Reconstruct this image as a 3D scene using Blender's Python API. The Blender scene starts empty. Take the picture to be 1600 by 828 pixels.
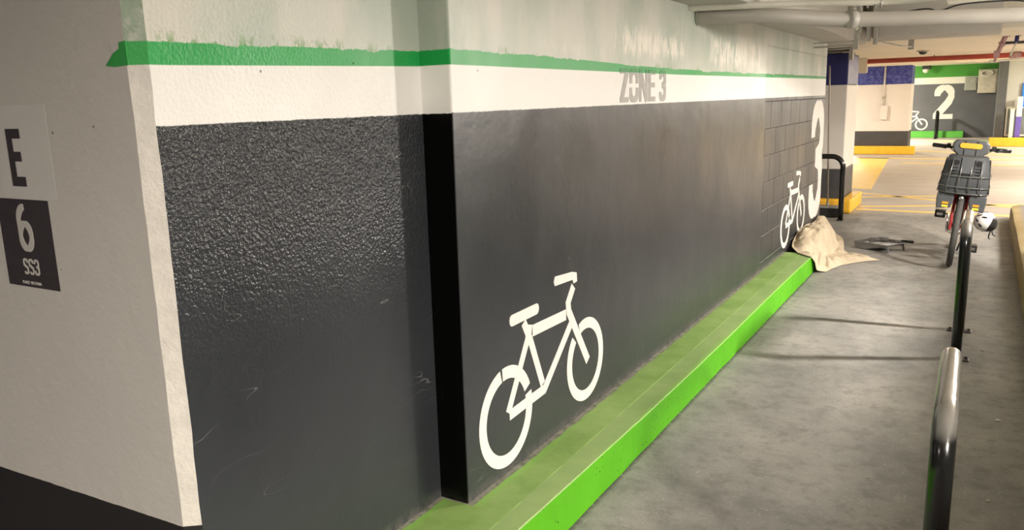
import bpy, bmesh, math, random
from mathutils import Vector, Matrix, noise
random.seed(7)
sc = bpy.context.scene
C = bpy.context.collection

# ---------------------------------------------------------------- camera
cam_d = bpy.data.cameras.new('camera'); cam = bpy.data.objects.new('camera', cam_d); C.objects.link(cam)
sc.camera = cam
cam_d.sensor_width = 36.0; cam_d.sensor_fit = 'HORIZONTAL'
cam_d.lens = 1252.0 / 1600 * 36
cam_d.clip_start = 0.02
R3 = Matrix(((0.86449676, -0.07677519, 0.4967403), (0.50185923, 0.18684813, -0.84452655), (-0.02797631, 0.97938417, 0.20005994)))
cam.matrix_world = Matrix.Translation((0, 0, 1.65)) @ R3.to_4x4()

# ---------------------------------------------------------------- world, exposure
w = bpy.data.worlds.new('world'); sc.world = w; w.use_nodes = True
w.node_tree.nodes['Background'].inputs[0].default_value = (1.0, 0.88, 0.76, 1)
w.node_tree.nodes['Background'].inputs[1].default_value = 0.035
sc.view_settings.view_transform = 'Standard'; sc.view_settings.look = 'None'
sc.view_settings.exposure = 0.35; sc.view_settings.gamma = 1.0
sc.view_settings.use_curve_mapping = False

# lamps: (x, y, z, length, watts)
WARM = (1.0, 0.89, 0.77); MILD = (1.0, 0.925, 0.84)
LAMPS = [
    (1.85, 6.33, 2.17, 0.45, 430),
    (2.40, -0.10, 2.20, 0.45, 560),
    (-2.6, -2.2, 2.25, 1.2, 45),  # added unseen lamp, fill light for the pale wall end
    (2.1, 11.3, 2.16, 1.2, 160),  # this and the following lamps are added unseen to brighten the farther garage
    (2.3, 15.6, 2.20, 1.2, 190),
    (-4.8, 20.8, 2.20, 0.45, 200),
    (2.8, 21.4, 2.20, 0.45, 260),
    (-4.0, 28.9, 2.38, 0.45, 480),
    (2.6, 25.4, 2.38, 0.45, 190),
]

# ---------------------------------------------------------------- object helpers
ORG = {}
def setp(o, label=None, cat=None, group=None, kind=None):
    if label: o['label'] = label
    if cat: o['category'] = cat
    if group: o['group'] = group
    if kind: o['kind'] = kind
    return o
def thing(name, loc, label, cat, group=None, rot=(0, 0, 0)):
    o = bpy.data.objects.new(name, None); C.objects.link(o)
    o.location = loc; o.rotation_euler = rot; o.empty_display_size = 0.1
    ORG[o.name] = Vector(loc) if rot == (0, 0, 0) else Vector((0, 0, 0))
    return setp(o, label, cat, group)
def obj(name, bm, mats, parent=None, smooth=False, loc=None, bevel=0, seg=2, label=None, autos=None):
    """link a bmesh (in world coordinates, or the parent's own when the parent is turned) as one object"""
    o0 = Vector(loc) if loc is not None else (ORG[parent.name] if parent else Vector((0, 0, 0)))
    bmesh.ops.recalc_face_normals(bm, faces=bm.faces)
    me = bpy.data.meshes.new(name)
    for v in bm.verts: v.co -= o0
    bm.to_mesh(me); bm.free()
    if not isinstance(mats, (list, tuple)): mats = [mats]
    for m in mats: me.materials.append(m)
    if smooth:
        for p in me.polygons: p.use_smooth = True
    o = bpy.data.objects.new(name, me); C.objects.link(o)
    if parent:
        o.parent = parent
        if loc is not None: o.location = o0 - ORG[parent.name]
    else: o.location = o0
    ORG[o.name] = o0.copy()
    if bevel:
        b = o.modifiers.new('bevel', 'BEVEL'); b.width = bevel; b.segments = seg; b.limit_method = 'ANGLE'; b.angle_limit = math.radians(35)
    if autos is not None:
        try: me.set_sharp_from_angle(angle=math.radians(autos))
        except Exception: pass
    if label: o['label'] = label
    return o
def B(): return bmesh.new()
def box(bm, x0, x1, y0, y1, z0, z1, mi=0, M=None):
    vs = [bm.verts.new((x, y, z)) for x in (x0, x1) for y in (y0, y1) for z in (z0, z1)]
    if M is not None:
        for v in vs: v.co = M @ v.co
    q = [(0, 1, 3, 2), (4, 6, 7, 5), (0, 4, 5, 1), (2, 3, 7, 6), (0, 2, 6, 4), (1, 5, 7, 3)]
    for f in q:
        fc = bm.faces.new([vs[i] for i in f]); fc.material_index = mi
    return vs
def frames(pts):
    pts = [Vector(p) for p in pts]
    T = []
    for i in range(len(pts)):
        a = pts[max(i - 1, 0)]; b = pts[min(i + 1, len(pts) - 1)]
        t = (b - a); T.append(t.normalized() if t.length > 1e-9 else Vector((0, 0, 1)))
    n = T[0].orthogonal().normalized(); N = [n]
    for i in range(1, len(pts)):
        n = N[-1] - T[i] * N[-1].dot(T[i])
        if n.length < 1e-6: n = T[i].orthogonal()
        N.append(n.normalized())
    return pts, T, N
def tube(bm, pts, r, seg=12, cap=True, mi=0, closed=False, flat=1.0):
    pts, T, N = frames(pts)
    rr = r if isinstance(r, (list, tuple)) else [r] * len(pts)
    rings = []
    for p, t, n, ra in zip(pts, T, N, rr):
        b = t.cross(n)
        rings.append([bm.verts.new(p + n * math.cos(a) * ra + b * math.sin(a) * ra * flat) for a in [2 * math.pi * k / seg for k in range(seg)]])
    m = len(rings)
    for i in range(m if closed else m - 1):
        A, D = rings[i], rings[(i + 1) % m]
        for k in range(seg):
            f = bm.faces.new((A[k], A[(k + 1) % seg], D[(k + 1) % seg], D[k])); f.material_index = mi
    if cap and not closed:
        for rg in (rings[0], rings[-1]):
            try: f = bm.faces.new(rg); f.material_index = mi
            except Exception: pass
def cyl(bm, a, b, r, seg=16, r2=None, mi=0): tube(bm, [a, b], [r, r if r2 is None else r2], seg, True, mi)
def lathe(bm, prof, M, seg=24, mi=0):
    """prof: list of (radius, height) turned about local z"""
    rings = []
    for r, h in prof:
        if r < 1e-6: rings.append([bm.verts.new(M @ Vector((0, 0, h)))])
        else: rings.append([bm.verts.new(M @ Vector((r * math.cos(2 * math.pi * k / seg), r * math.sin(2 * math.pi * k / seg), h))) for k in range(seg)])
    for A, D in zip(rings, rings[1:]):
        for k in range(seg):
            k2 = (k + 1) % seg
            if len(A) == 1 and len(D) == 1: continue
            if len(A) == 1: f = bm.faces.new((A[0], D[k2], D[k]))
            elif len(D) == 1: f = bm.faces.new((A[k], A[k2], D[0]))
            else: f = bm.faces.new((A[k], A[k2], D[k2], D[k]))
            f.material_index = mi
def torus(bm, c, axis, R, r, seg=40, ms=10, M=None):
    axis = Vector(axis).normalized(); u = axis.orthogonal().normalized(); v = axis.cross(u)
    pts = [Vector(c) + (u * math.cos(2 * math.pi * k / seg) + v * math.sin(2 * math.pi * k / seg)) * R for k in range(seg)]
    rings = []
    for k, p in enumerate(pts):
        d = (p - Vector(c)).normalized()
        rings.append([bm.verts.new(p + d * math.cos(a) * r + axis * math.sin(a) * r) for a in [2 * math.pi * j / ms for j in range(ms)]])
    for k in range(seg):
        A, D = rings[k], rings[(k + 1) % seg]
        for j in range(ms): bm.faces.new((A[j], A[(j + 1) % ms], D[(j + 1) % ms], D[j]))
def prism(bm, poly, f0, f1, mi=0):
    """poly: 2D outline; f0/f1 map (u,v) to the back and front surface"""
    a = [bm.verts.new(f0(*p)) for p in poly]; b = [bm.verts.new(f1(*p)) for p in poly]
    n = len(poly)
    bm.faces.new(a).material_index = mi; bm.faces.new(b[::-1]).material_index = mi
    for i in range(n): bm.faces.new((a[i], a[(i + 1) % n], b[(i + 1) % n], b[i])).material_index = mi
def rounded(x0, x1, y0, y1, r, n=5):
    out = []
    for cx, cy, a0 in ((x1 - r, y1 - r, 0), (x0 + r, y1 - r, 90), (x0 + r, y0 + r, 180), (x1 - r, y0 + r, 270)):
        for k in range(n + 1):
            a = math.radians(a0 + 90 * k / n); out.append((cx + r * math.cos(a), cy + r * math.sin(a)))
    return out
def arcp(cx, cy, r, a0, a1, n=12, ry=None):
    ry = r if ry is None else ry
    return [(cx + r * math.cos(math.radians(a0 + (a1 - a0) * k / n)), cy + ry * math.sin(math.radians(a0 + (a1 - a0) * k / n))) for k in range(n + 1)]
def ribbon(bm, path, wd, fmap, t0, t1, closed=False, wv=None):
    """flat stroke of width wd (wv: width where the stroke runs level) along a 2D path, with real thickness t0..t1"""
    pts = [Vector(p) for i, p in enumerate(path) if i == 0 or (Vector(p) - Vector(path[i - 1])).length > 1e-4]; n = len(pts); L, Rr = [], []
    for i in range(n):
        if closed: a, b = pts[i - 1], pts[(i + 1) % n]; d1 = (pts[i] - a).normalized(); d2 = (b - pts[i]).normalized()
        else:
            d1 = (pts[i] - pts[i - 1]).normalized() if i else (pts[1] - pts[0]).normalized()
            d2 = (pts[i + 1] - pts[i]).normalized() if i < n - 1 else d1
        n1 = Vector((-d1.y, d1.x)); n2 = Vector((-d2.y, d2.x)); m = (n1 + n2)
        m = m.normalized() if m.length > 1e-6 else n1
        c = max(m.dot(n1), 0.45)
        wid = wd if wv is None else wd * abs(m.x) + wv * abs(m.y)
        L.append(pts[i] + m * wid / 2 / c); Rr.append(pts[i] - m * wid / 2 / c)
    V = [[bm.verts.new(fmap(p.x, p.y, t)) for p in S] for S, t in ((L, t0), (Rr, t0), (L, t1), (Rr, t1))]
    m = n if closed else n - 1
    for i in range(m):
        j = (i + 1) % n
        bm.faces.new((V[2][i], V[3][i], V[3][j], V[2][j])); bm.faces.new((V[0][i], V[0][j], V[1][j], V[1][i]))
        bm.faces.new((V[0][i], V[2][i], V[2][j], V[0][j])); bm.faces.new((V[1][i], V[1][j], V[3][j], V[3][i]))
    if not closed:
        for i in (0, n - 1): bm.faces.new((V[0][i], V[1][i], V[3][i], V[2][i]))

# ---------------------------------------------------------------- material helpers
def lin(r, g, b): return tuple(((c / 255 + 0.055) / 1.055) ** 2.4 if c > 10 else c / 255 / 12.92 for c in (r, g, b)) + (1,)
class NT:
    def __init__(s, name):
        s.m = bpy.data.materials.new(name); s.m.use_nodes = True; s.t = s.m.node_tree; s.n = s.t.nodes; s.b = s.n['Principled BSDF']
        s.pos = s.n.new('ShaderNodeNewGeometry').outputs['Position']
        x = s.n.new('ShaderNodeSeparateXYZ'); s.t.links.new(s.pos, x.inputs[0]); s.x, s.y, s.z = x.outputs
    def put(s, sock, v):
        if hasattr(v, 'links') or isinstance(v, bpy.types.NodeSocket): s.t.links.new(v, sock)
        elif isinstance(v, (tuple, list)) and len(v) != len(sock.default_value if hasattr(sock.default_value, '__len__') else [0]): sock.default_value = tuple(v)[:3]
        else: sock.default_value = v
    def math(s, op, a, b=0.0, c=None, clamp=False):
        n = s.n.new('ShaderNodeMath'); n.operation = op; n.use_clamp = clamp; s.put(n.inputs[0], a); s.put(n.inputs[1], b)
        if c is not None: s.put(n.inputs[2], c)
        return n.outputs[0]
    def scaled(s, sx, sy, sz, off=(0, 0, 0)):
        n = s.n.new('ShaderNodeMapping'); s.t.links.new(s.pos, n.inputs[0]); n.inputs['Scale'].default_value = (sx, sy, sz); n.inputs['Location'].default_value = off
        return n.outputs[0]
    def noise(s, scale, detail=4, rough=0.55, vec=None, dist=0.0):
        n = s.n.new('ShaderNodeTexNoise'); s.t.links.new(vec if vec is not None else s.pos, n.inputs['Vector'])
        n.inputs['Scale'].default_value = scale; n.inputs['Detail'].default_value = detail; n.inputs['Roughness'].default_value = rough; n.inputs['Distortion'].default_value = dist
        return n.outputs[0]
    def voro(s, scale, vec=None):
        n = s.n.new('ShaderNodeTexVoronoi'); s.t.links.new(vec if vec is not None else s.pos, n.inputs['Vector']); n.inputs['Scale'].default_value = scale
        return n.outputs['Distance']
    def ss(s, v, a, b, lo=0.0, hi=1.0):
        n = s.n.new('ShaderNodeMapRange'); n.interpolation_type = 'LINEAR'; n.clamp = True
        s.put(n.inputs[0], v); n.inputs[1].default_value = a; n.inputs[2].default_value = b; n.inputs[3].default_value = lo; n.inputs[4].default_value = hi
        return n.outputs[0]
    def mix(s, f, a, b, typ='MIX'):
        n = s.n.new('ShaderNodeMix'); n.data_type = 'RGBA'; n.blend_type = typ
        s.put(n.inputs[0], f); s.put(n.inputs[6], a); s.put(n.inputs[7], b); return n.outputs[2]
    def curve(s, v, x0, x1, pts, y0, y1):
        """piecewise function of v given as world-value pairs"""
        n = s.n.new('ShaderNodeFloatCurve'); c = n.mapping.curves[0]
        P = [((a - x0) / (x1 - x0), (b - y0) / (y1 - y0)) for a, b in pts]
        c.points[0].location = P[0]; c.points[1].location = P[-1]
        for p in P[1:-1]: c.points.new(*p)
        for p in c.points: p.handle_type = 'VECTOR'
        n.mapping.update()
        s.put(n.inputs['Value'], s.ss(v, x0, x1)); return s.ss(n.outputs[0], 0, 1, y0, y1)
    def bump(s, h, strength, dist=0.01, prev=None):
        n = s.n.new('ShaderNodeBump'); s.put(n.inputs['Strength'], strength); n.inputs['Distance'].default_value = dist; s.put(n.inputs['Height'], h)
        if prev is not None: s.t.links.new(prev, n.inputs['Normal'])
        return n.outputs[0]
    def out(s, col=None, rough=None, metal=None, normal=None, spec=None):
        b = s.b.inputs
        if col is not None: s.put(b['Base Color'], col)
        if rough is not None: s.put(b['Roughness'], rough)
        if metal is not None: s.put(b['Metallic'], metal)
        if spec is not None: s.put(b['Specular IOR Level'], spec)
        if normal is not None: s.t.links.new(normal, b['Normal'])
        return s.m
def simple(name, col, rough=0.5, metal=0.0, var=0.12, scale=8, bump=0.0, bscale=60, spec=None):
    s = NT(name); n = s.noise(scale, 5)
    c = s.mix(s.ss(n, 0.3, 0.7), tuple(k * (1 - var) for k in col[:3]) + (1,), tuple(min(1, k * (1 + var)) for k in col[:3]) + (1,))
    nm = s.bump(s.noise(bscale, 4), bump, 0.004) if bump else None
    return s.out(c, s.ss(s.noise(scale * 2.3, 3), 0.3, 0.7, max(0.02, rough - 0.06), min(1, rough + 0.06)), metal, nm, spec)
def glow(name, col, strength):
    s = NT(name); s.b.inputs['Emission Color'].default_value = col; s.b.inputs['Emission Strength'].default_value = strength; s.b.inputs['Base Color'].default_value = col
    return s.m

WHITE = (0.85, 0.83, 0.80, 1); CHAR = (0.029, 0.032, 0.037, 1); GREEN = (0.020, 0.36, 0.080, 1)
PALE = (0.41, 0.47, 0.40, 1); PALE2 = (0.60, 0.60, 0.54, 1)
def band_wall(name, axis='y', base=CHAR, top=None, bot=None, dark_edge=1.615, low=None, rough_hi=False, blocks=None, smears=None, spec=0.55, smear=1.0):
    """painted wall: charcoal / off-white / green stripe / pale washed green, by height above the floor"""
    s = NT(name); u = {'x': s.x, 'y': s.y}[axis]; z = s.z
    jag = s.ss(s.noise(9, 4, 0.6), 0.2, 0.8, -1, 1)
    fine = s.ss(s.noise(55, 3, 0.6), 0.2, 0.8, -1, 1)
    # upper washed zone with roller smears and drips
    st = s.noise(1.3, 4, 0.5, s.scaled(1.5, 1.5, 0.9)); st2 = s.noise(2.1, 5, 0.6, s.scaled(1.3, 1.3, 0.5))
    up = s.mix(s.ss(st, 0.42, 0.60), PALE, PALE2)
    up = s.mix(s.math('MULTIPLY', s.ss(st2, 0.50, 0.62), 0.6), up, (0.66, 0.62, 0.55, 1))
    speck = s.ss(s.voro(38), 0.10, 0.05); sm = s.ss(s.noise(3.1, 3), 0.52, 0.62)
    up = s.mix(s.math('MULTIPLY', s.math('MULTIPLY', speck, sm), 0.55), up, (0.12, 0.17, 0.11, 1))
    # upper edge of the stripe
    gt = s.curve(u, top[0][0], top[-1][0], top, 1.7, 1.9) if len(top) > 1 else top[0][1]
    gb = s.curve(u, bot[0][0], bot[-1][0], bot, 1.7, 1.9) if len(bot) > 1 else bot[0][1]
    drip = s.math('MULTIPLY', s.ss(s.noise(5.5, 4, 0.65, s.scaled(1, 1, 0.25)), 0.50, 0.70), 0.020 * smear)
    edge = s.math('ADD', s.math('SUBTRACT', gt, drip), s.math('MULTIPLY', fine, 0.0022))
    f_up = s.ss(s.math('SUBTRACT', z, edge), -0.0012, 0.0012)
    f_gr = s.ss(s.math('SUBTRACT', z, gb), -0.0012, 0.0012)
    f_wh = s.ss(s.math('SUBTRACT', z, s.math('ADD', dark_edge, s.math('MULTIPLY', s.math('ADD', jag, fine), 0.0016))), -0.0015, 0.0015)
    # charcoal with roller marks
    dk = s.mix(s.ss(s.noise(1.2, 5, 0.55, s.scaled(1.2, 1.2, 0.7)), 0.35, 0.65), tuple(k * 0.86 for k in base[:3]) + (1,), tuple(k * 1.18 for k in base[:3]) + (1,))
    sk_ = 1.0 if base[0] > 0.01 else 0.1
    scuff = s.math('MULTIPLY', s.ss(s.voro(11, s.scaled(1, 1, 1)), 0.055, 0.03), s.ss(s.noise(4.3, 4), 0.56, 0.64))
    dk = s.mix(s.math('MULTIPLY', scuff, 0.5 * sk_), dk, (0.30, 0.29, 0.28, 1))
    scr = s.math('MULTIPLY', s.ss(s.math('ABSOLUTE', s.math('SUBTRACT', s.noise(2.3, 2, 0.4, s.scaled(1, 1, 3.2)), 0.5)), 0.0016, 0.0), s.ss(s.noise(3.7, 2), 0.56, 0.60))
    dk = s.mix(s.math('MULTIPLY', scr, 0.35 * sk_), dk, (0.35, 0.34, 0.33, 1))
    wh = s.mix(s.ss(s.noise(2.5, 4), 0.35, 0.7), tuple(k * 0.96 for k in WHITE[:3]) + (1,), WHITE)
    wh = s.mix(s.math('MULTIPLY', s.math('MULTIPLY', s.ss(s.voro(16), 0.06, 0.04), s.ss(s.noise(6), 0.55, 0.6)), 0.5), wh, (0.35, 0.3, 0.26, 1))
    gr = s.mix(s.ss(s.noise(6, 3), 0.3, 0.7), tuple(k * 0.93 for k in GREEN[:3]) + (1,), GREEN)
    # residue of older bright green above the stripe
    res = s.math('MULTIPLY', s.ss(s.math('SUBTRACT', z, edge), 0.035, 0.0), s.ss(s.noise(26, 4, 0.7, s.scaled(1, 1, 0.6)), 0.52, 0.60))
    res = s.math('MULTIPLY', res, s.ss(s.noise(2.9, 2), 0.48, 0.55))
    up = s.mix(s.math('MULTIPLY', res, 0.75), up, (0.10, 0.27, 0.05, 1))
    if smears:
        for y0, y1, z0, z1 in smears:
            wn = s.math('MULTIPLY', s.math('MULTIPLY', s.ss(u, y0, y0 + .25), s.ss(u, y1, y1 - .12)), s.math('MULTIPLY', s.ss(z, z0, z0 + .06), s.ss(z, z1, z1 - .08)))
            dn = s.math('MULTIPLY', s.ss(s.math('ADD', s.noise(16, 5, 0.7, s.scaled(1.2, 1.2, 0.35)), s.math('MULTIPLY', wn, 0.10)), 0.53, 0.64), wn)
            up = s.mix(s.math('MULTIPLY', dn, 0.85), up, (0.84, 0.79, 0.71, 1))
    col = s.mix(f_wh, dk, wh); col = s.mix(f_gr, col, gr); col = s.mix(f_up, col, up)
    dust = s.math('MULTIPLY', s.ss(s.math('SUBTRACT', z, 0.16), 0.05, 0.0), 0.8)
    dust = s.math('MULTIPLY', dust, s.ss(s.noise(30, 4, 0.7), 0.35, 0.6))
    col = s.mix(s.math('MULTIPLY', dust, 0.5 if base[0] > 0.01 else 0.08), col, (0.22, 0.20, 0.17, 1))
    if low is not None:
        col = s.mix(s.ss(s.math('SUBTRACT', z, low), 0.002, -0.002), col, (0.02, 0.02, 0.022, 1))
    rg = s.ss(s.noise(1.5, 4, 0.55, s.scaled(1.3, 1.3, 0.6)), 0.35, 0.65, 0.27, 0.38)
    rg = s.math('ADD', rg, s.math('MULTIPLY', f_wh, 0.10))
    if rough_hi:
        amt = s.ss(z, 0.85, 1.45, 0.10, 1.0); amt = s.math('MULTIPLY', amt, s.ss(f_wh, 0, 1, 1.0, 0.25))
        h = s.math('ADD', s.noise(95, 2, 0.5), s.math('MULTIPLY', s.noise(38, 2), 0.5)); rg = s.math('SUBTRACT', rg, s.math('MULTIPLY', amt, 0.05))
        nm = s.bump(h, s.math('MULTIPLY', amt, 0.70), 0.010)
    else:
        nm = s.bump(s.noise(60, 4, 0.6), 0.10, 0.004)
    nm = s.bump(s.noise(5.0, 3, 0.5), 0.16, 0.02, nm)
    pit = s.math('MULTIPLY', s.ss(s.voro(11), 0.050, 0.03), s.ss(s.noise(7.1, 3), 0.50, 0.54))
    nm = s.bump(s.math('SUBTRACT', 1.0, pit), 0.5, 0.006, nm)
    col = s.mix(s.math('MULTIPLY', pit, 0.7), col, (0.02, 0.02, 0.02, 1))
    if blocks:
        y0, bl, z0, bh = blocks
        n = s.n.new('ShaderNodeTexBrick')
        cmb = s.n.new('ShaderNodeCombineXYZ'); s.put(cmb.inputs[0], s.math('SUBTRACT', s.y, y0)); s.put(cmb.inputs[1], s.math('SUBTRACT', s.z, z0))
        s.t.links.new(cmb.outputs[0], n.inputs['Vector']); n.inputs['Scale'].default_value = 1.0
        n.inputs['Mortar Size'].default_value = 0.006; n.inputs['Mortar Smooth'].default_value = 0.1
        n.inputs['Brick Width'].default_value = bl; n.inputs['Row Height'].default_value = bh; n.offset = 0.5
        f = s.math('MULTIPLY', n.outputs['Fac'], s.ss(s.y, 6.88, 6.90))
        nm = s.bump(s.math('SUBTRACT', 1.0, f), 0.5, 0.006, nm)
        f2 = s.math('MULTIPLY', f, s.ss(f_wh, 0, 1, 0.9, 0.16)); rg = s.math('ADD', rg, s.math('MULTIPLY', f2, 0.5))
        col = s.mix(f2, col, (0.012, 0.012, 0.012, 1))
        fr = s.math('FRACT', s.math('ADD', s.math('DIVIDE', s.math('SUBTRACT', s.z, z0), bh), 0.5))
        hz = s.math('MULTIPLY', s.ss(s.math('ABSOLUTE', s.math('SUBTRACT', fr, 0.488)), 0.016, 0.008), s.math('MULTIPLY', s.ss(s.y, 6.88, 6.90), s.ss(s.z, 1.60, 1.59)))
        col = s.mix(s.math('MULTIPLY', hz, s.ss(s.noise(8, 3), 0.35, 0.5, 0.25, 0.8)), col, (0.26, 0.25, 0.23, 1))  # pale highlight along the level joints, painted into the colour
        rg = s.math('ADD', rg, s.ss(s.y, 6.86, 6.9, 0, 0.08))
    return s.out(col, rg, 0.0, nm, spec)

M_main = band_wall('painted_concrete_long', top=[(2.3, 1.831), (3.0, 1.829), (4.06, 1.812), (5.2, 1.808), (6.9, 1.812), (9.8, 1.822)],
                   bot=[(2.3, 1.778), (4.7, 1.776), (6.9, 1.784), (9.8, 1.797)], dark_edge=1.617, blocks=(6.9, 0.41, 0.007, 0.2255), smear=0.5, smears=[(3.6, 4.85, 1.835, 2.03), (5.2, 6.75, 1.82, 2.08), (2.9, 3.7, 1.83, 1.90)])
M_near = band_wall('painted_concrete_rough', top=[(1.2, 1.812), (1.3, 1.812), (2.4, 1.829)], bot=[(1.2, 1.758), (1.3, 1.758), (2.4, 1.779)], rough_hi=True, smear=0.7)
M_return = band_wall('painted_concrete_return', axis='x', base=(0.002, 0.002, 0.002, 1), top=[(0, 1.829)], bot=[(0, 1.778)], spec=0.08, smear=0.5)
s = NT('painted_concrete_end')
wh = s.mix(s.ss(s.noise(1.8, 4), 0.35, 0.7), (0.62, 0.585, 0.555, 1), (0.66, 0.63, 0.59, 1))
pit = s.math('MULTIPLY', s.ss(s.voro(13), 0.07, 0.045), s.ss(s.noise(8, 3), 0.54, 0.57))
wh = s.mix(s.math('MULTIPLY', pit, 0.8), wh, (0.10, 0.08, 0.07, 1))
edge = s.math('ADD', 0.556, s.math('MULTIPLY', s.math('SUBTRACT', s.noise(20, 3), 0.5), 0.006))
edge = s.math('ADD', edge, s.math('MULTIPLY', s.math('ADD', s.x, 2.65), 0.024))
col = s.mix(s.ss(s.math('SUBTRACT', s.z, edge), 0.001, -0.001), wh, (0.018, 0.016, 0.018, 1))
M_end = s.out(col, 0.55, 0, s.bump(s.math('SUBTRACT', s.noise(30, 4), s.math('MULTIPLY', pit, 1.0)), 0.15, 0.01))
s = NT('painted_chamfer')
col = s.mix(s.ss(s.noise(14, 4), 0.35, 0.7), (0.64, 0.60, 0.55, 1), (0.74, 0.70, 0.64, 1))
col = s.mix(s.ss(s.math('SUBTRACT', s.z, 1.758), -0.001, 0.001), col, (0.05, 0.36, 0.09, 1))
col = s.mix(s.ss(s.math('SUBTRACT', s.z, 1.812), -0.001, 0.001), col, s.mix(s.ss(s.noise(25, 4), 0.45, 0.6), (0.30, 0.37, 0.28, 1), (0.46, 0.48, 0.41, 1)))
col = s.mix(s.ss(s.math('SUBTRACT', s.z, 0.578), 0.001, -0.001), col, (0.018, 0.016, 0.018, 1))
M_cham = s.out(col, 0.5, 0, s.bump(s.noise(40, 5, 0.65), 0.5, 0.008))

# floor
s = NT('concrete_floor')
n1 = s.noise(1.5, 6, 0.6); n2 = s.noise(8.5, 9, 0.76); n3 = s.noise(75, 3, 0.6)
col = s.mix(s.ss(n1, 0.35, 0.65), (0.185, 0.183, 0.172, 1), (0.315, 0.297, 0.270, 1))
col = s.mix(s.math('MULTIPLY', s.ss(n2, 0.50, 0.60), 0.55), col, (0.155, 0.148, 0.135, 1))
col = s.mix(s.math('MULTIPLY', s.math('MULTIPLY', s.ss(n3, 0.54, 0.64), s.ss(n2, 0.52, 0.42)), 0.5), col, (0.44, 0.41, 0.36, 1))
cr = s.math('MULTIPLY', s.ss(s.math('ABSOLUTE', s.math('SUBTRACT', s.noise(7, 7, 0.75), 0.5)), 0.008, 0.0), s.ss(s.noise(2.1, 2), 0.56, 0.62))
col = s.mix(s.math('MULTIPLY', cr, 0.7), col, (0.11, 0.10, 0.09, 1))
dk = s.math('MULTIPLY', s.ss(s.voro(4.2), 0.05, 0.02), s.ss(s.noise(7, 2), 0.5, 0.55))
col = s.mix(s.math('MULTIPLY', dk, 0.5), col, (0.08, 0.07, 0.06, 1))
# dirt gathered along the green kerb
dr = s.math('MULTIPLY', s.ss(s.x, -1.262, -1.285), s.ss(s.noise(25, 4, 0.7), 0.30, 0.5))
dr = s.math('MULTIPLY', dr, s.ss(s.y, 7.86, 7.82))
col = s.mix(s.math('MULTIPLY', dr, 0.8), col, (0.03, 0.028, 0.022, 1))
# ramped driving lane beyond the racks is paler and warmer
col = s.mix(s.ss(s.y, 11.8, 12.6, 0, 0.75), col, s.mix(s.ss(s.noise(2.0, 4, 0.6, s.scaled(0.5, 2, 1)), 0.35, 0.65), (0.46, 0.41, 0.35, 1), (0.56, 0.50, 0.43, 1)))
M_floor = s.out(col, s.ss(n2, 0.3, 0.7, 0.55, 0.72), 0, s.bump(s.noise(90, 4), 0.22, 0.004))

# kerb materials
s = NT('kerb_green_front')
col = s.mix(s.ss(s.noise(3, 4), 0.35, 0.65), (0.078, 0.34, 0.006, 1), (0.092, 0.385, 0.008, 1))
sp = s.math('MULTIPLY', s.ss(s.voro(38), 0.20, 0.13), s.ss(s.noise(6, 3), 0.52, 0.56))
col = s.mix(sp, col, (0.03, 0.06, 0.01, 1))
M_kf = s.out(col, 0.55, 0, s.bump(s.noise(50, 4), 0.15, 0.004), 0.2)
s = NT('kerb_green_top')
wash = s.noise(4, 5, 0.6)
col = s.mix(s.ss(wash, 0.35, 0.65), (0.165, 0.29, 0.062, 1), (0.26, 0.385, 0.115, 1))
col = s.mix(s.ss(s.x, -1.412, -1.408, 0.0, 0.25), col, (0.34, 0.42, 0.22, 1))
ln = s.math('MULTIPLY', s.ss(s.math('ABSOLUTE', s.math('ADD', s.x, 1.41)), 0.004, 0.0015), s.ss(s.noise(6, 3), 0.40, 0.52))
col = s.mix(s.math('MULTIPLY', ln, 0.6), col, (0.42, 0.66, 0.18, 1))
l2 = s.ss(s.x, -1.316, -1.306); col = s.mix(s.math('MULTIPLY', l2, s.ss(s.noise(12, 3), 0.4, 0.5, 0.3, 0.8)), col, (0.22, 0.48, 0.07, 1))  # highlight on the kerb's front edge, put into the colour
edg = s.math('ADD', s.ss(s.y, 2.300, 2.304, -1.685, -1.555), s.math('MULTIPLY', s.math('SUBTRACT', s.noise(7, 4, 0.6), 0.5), 0.03))
col = s.mix(s.math('MULTIPLY', s.ss(s.math('SUBTRACT', s.x, edg), 0.003, -0.003), 0.9), col, s.mix(s.ss(s.noise(25, 4), 0.4, 0.6), (0.13, 0.12, 0.11, 1), (0.27, 0.25, 0.22, 1)))
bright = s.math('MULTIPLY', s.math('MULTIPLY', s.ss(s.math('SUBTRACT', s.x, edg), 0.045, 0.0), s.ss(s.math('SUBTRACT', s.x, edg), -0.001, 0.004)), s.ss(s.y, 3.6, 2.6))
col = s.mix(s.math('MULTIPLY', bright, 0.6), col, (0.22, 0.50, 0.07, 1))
blk = s.math('MULTIPLY', s.ss(s.voro(22), 0.09, 0.05), s.ss(s.noise(6, 3), 0.52, 0.57)); col = s.mix(s.math('MULTIPLY', blk, 0.8), col, (0.04, 0.05, 0.02, 1))
M_kt = s.out(col, 0.6, 0, s.bump(s.noise(60, 4), 0.15, 0.004))

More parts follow.
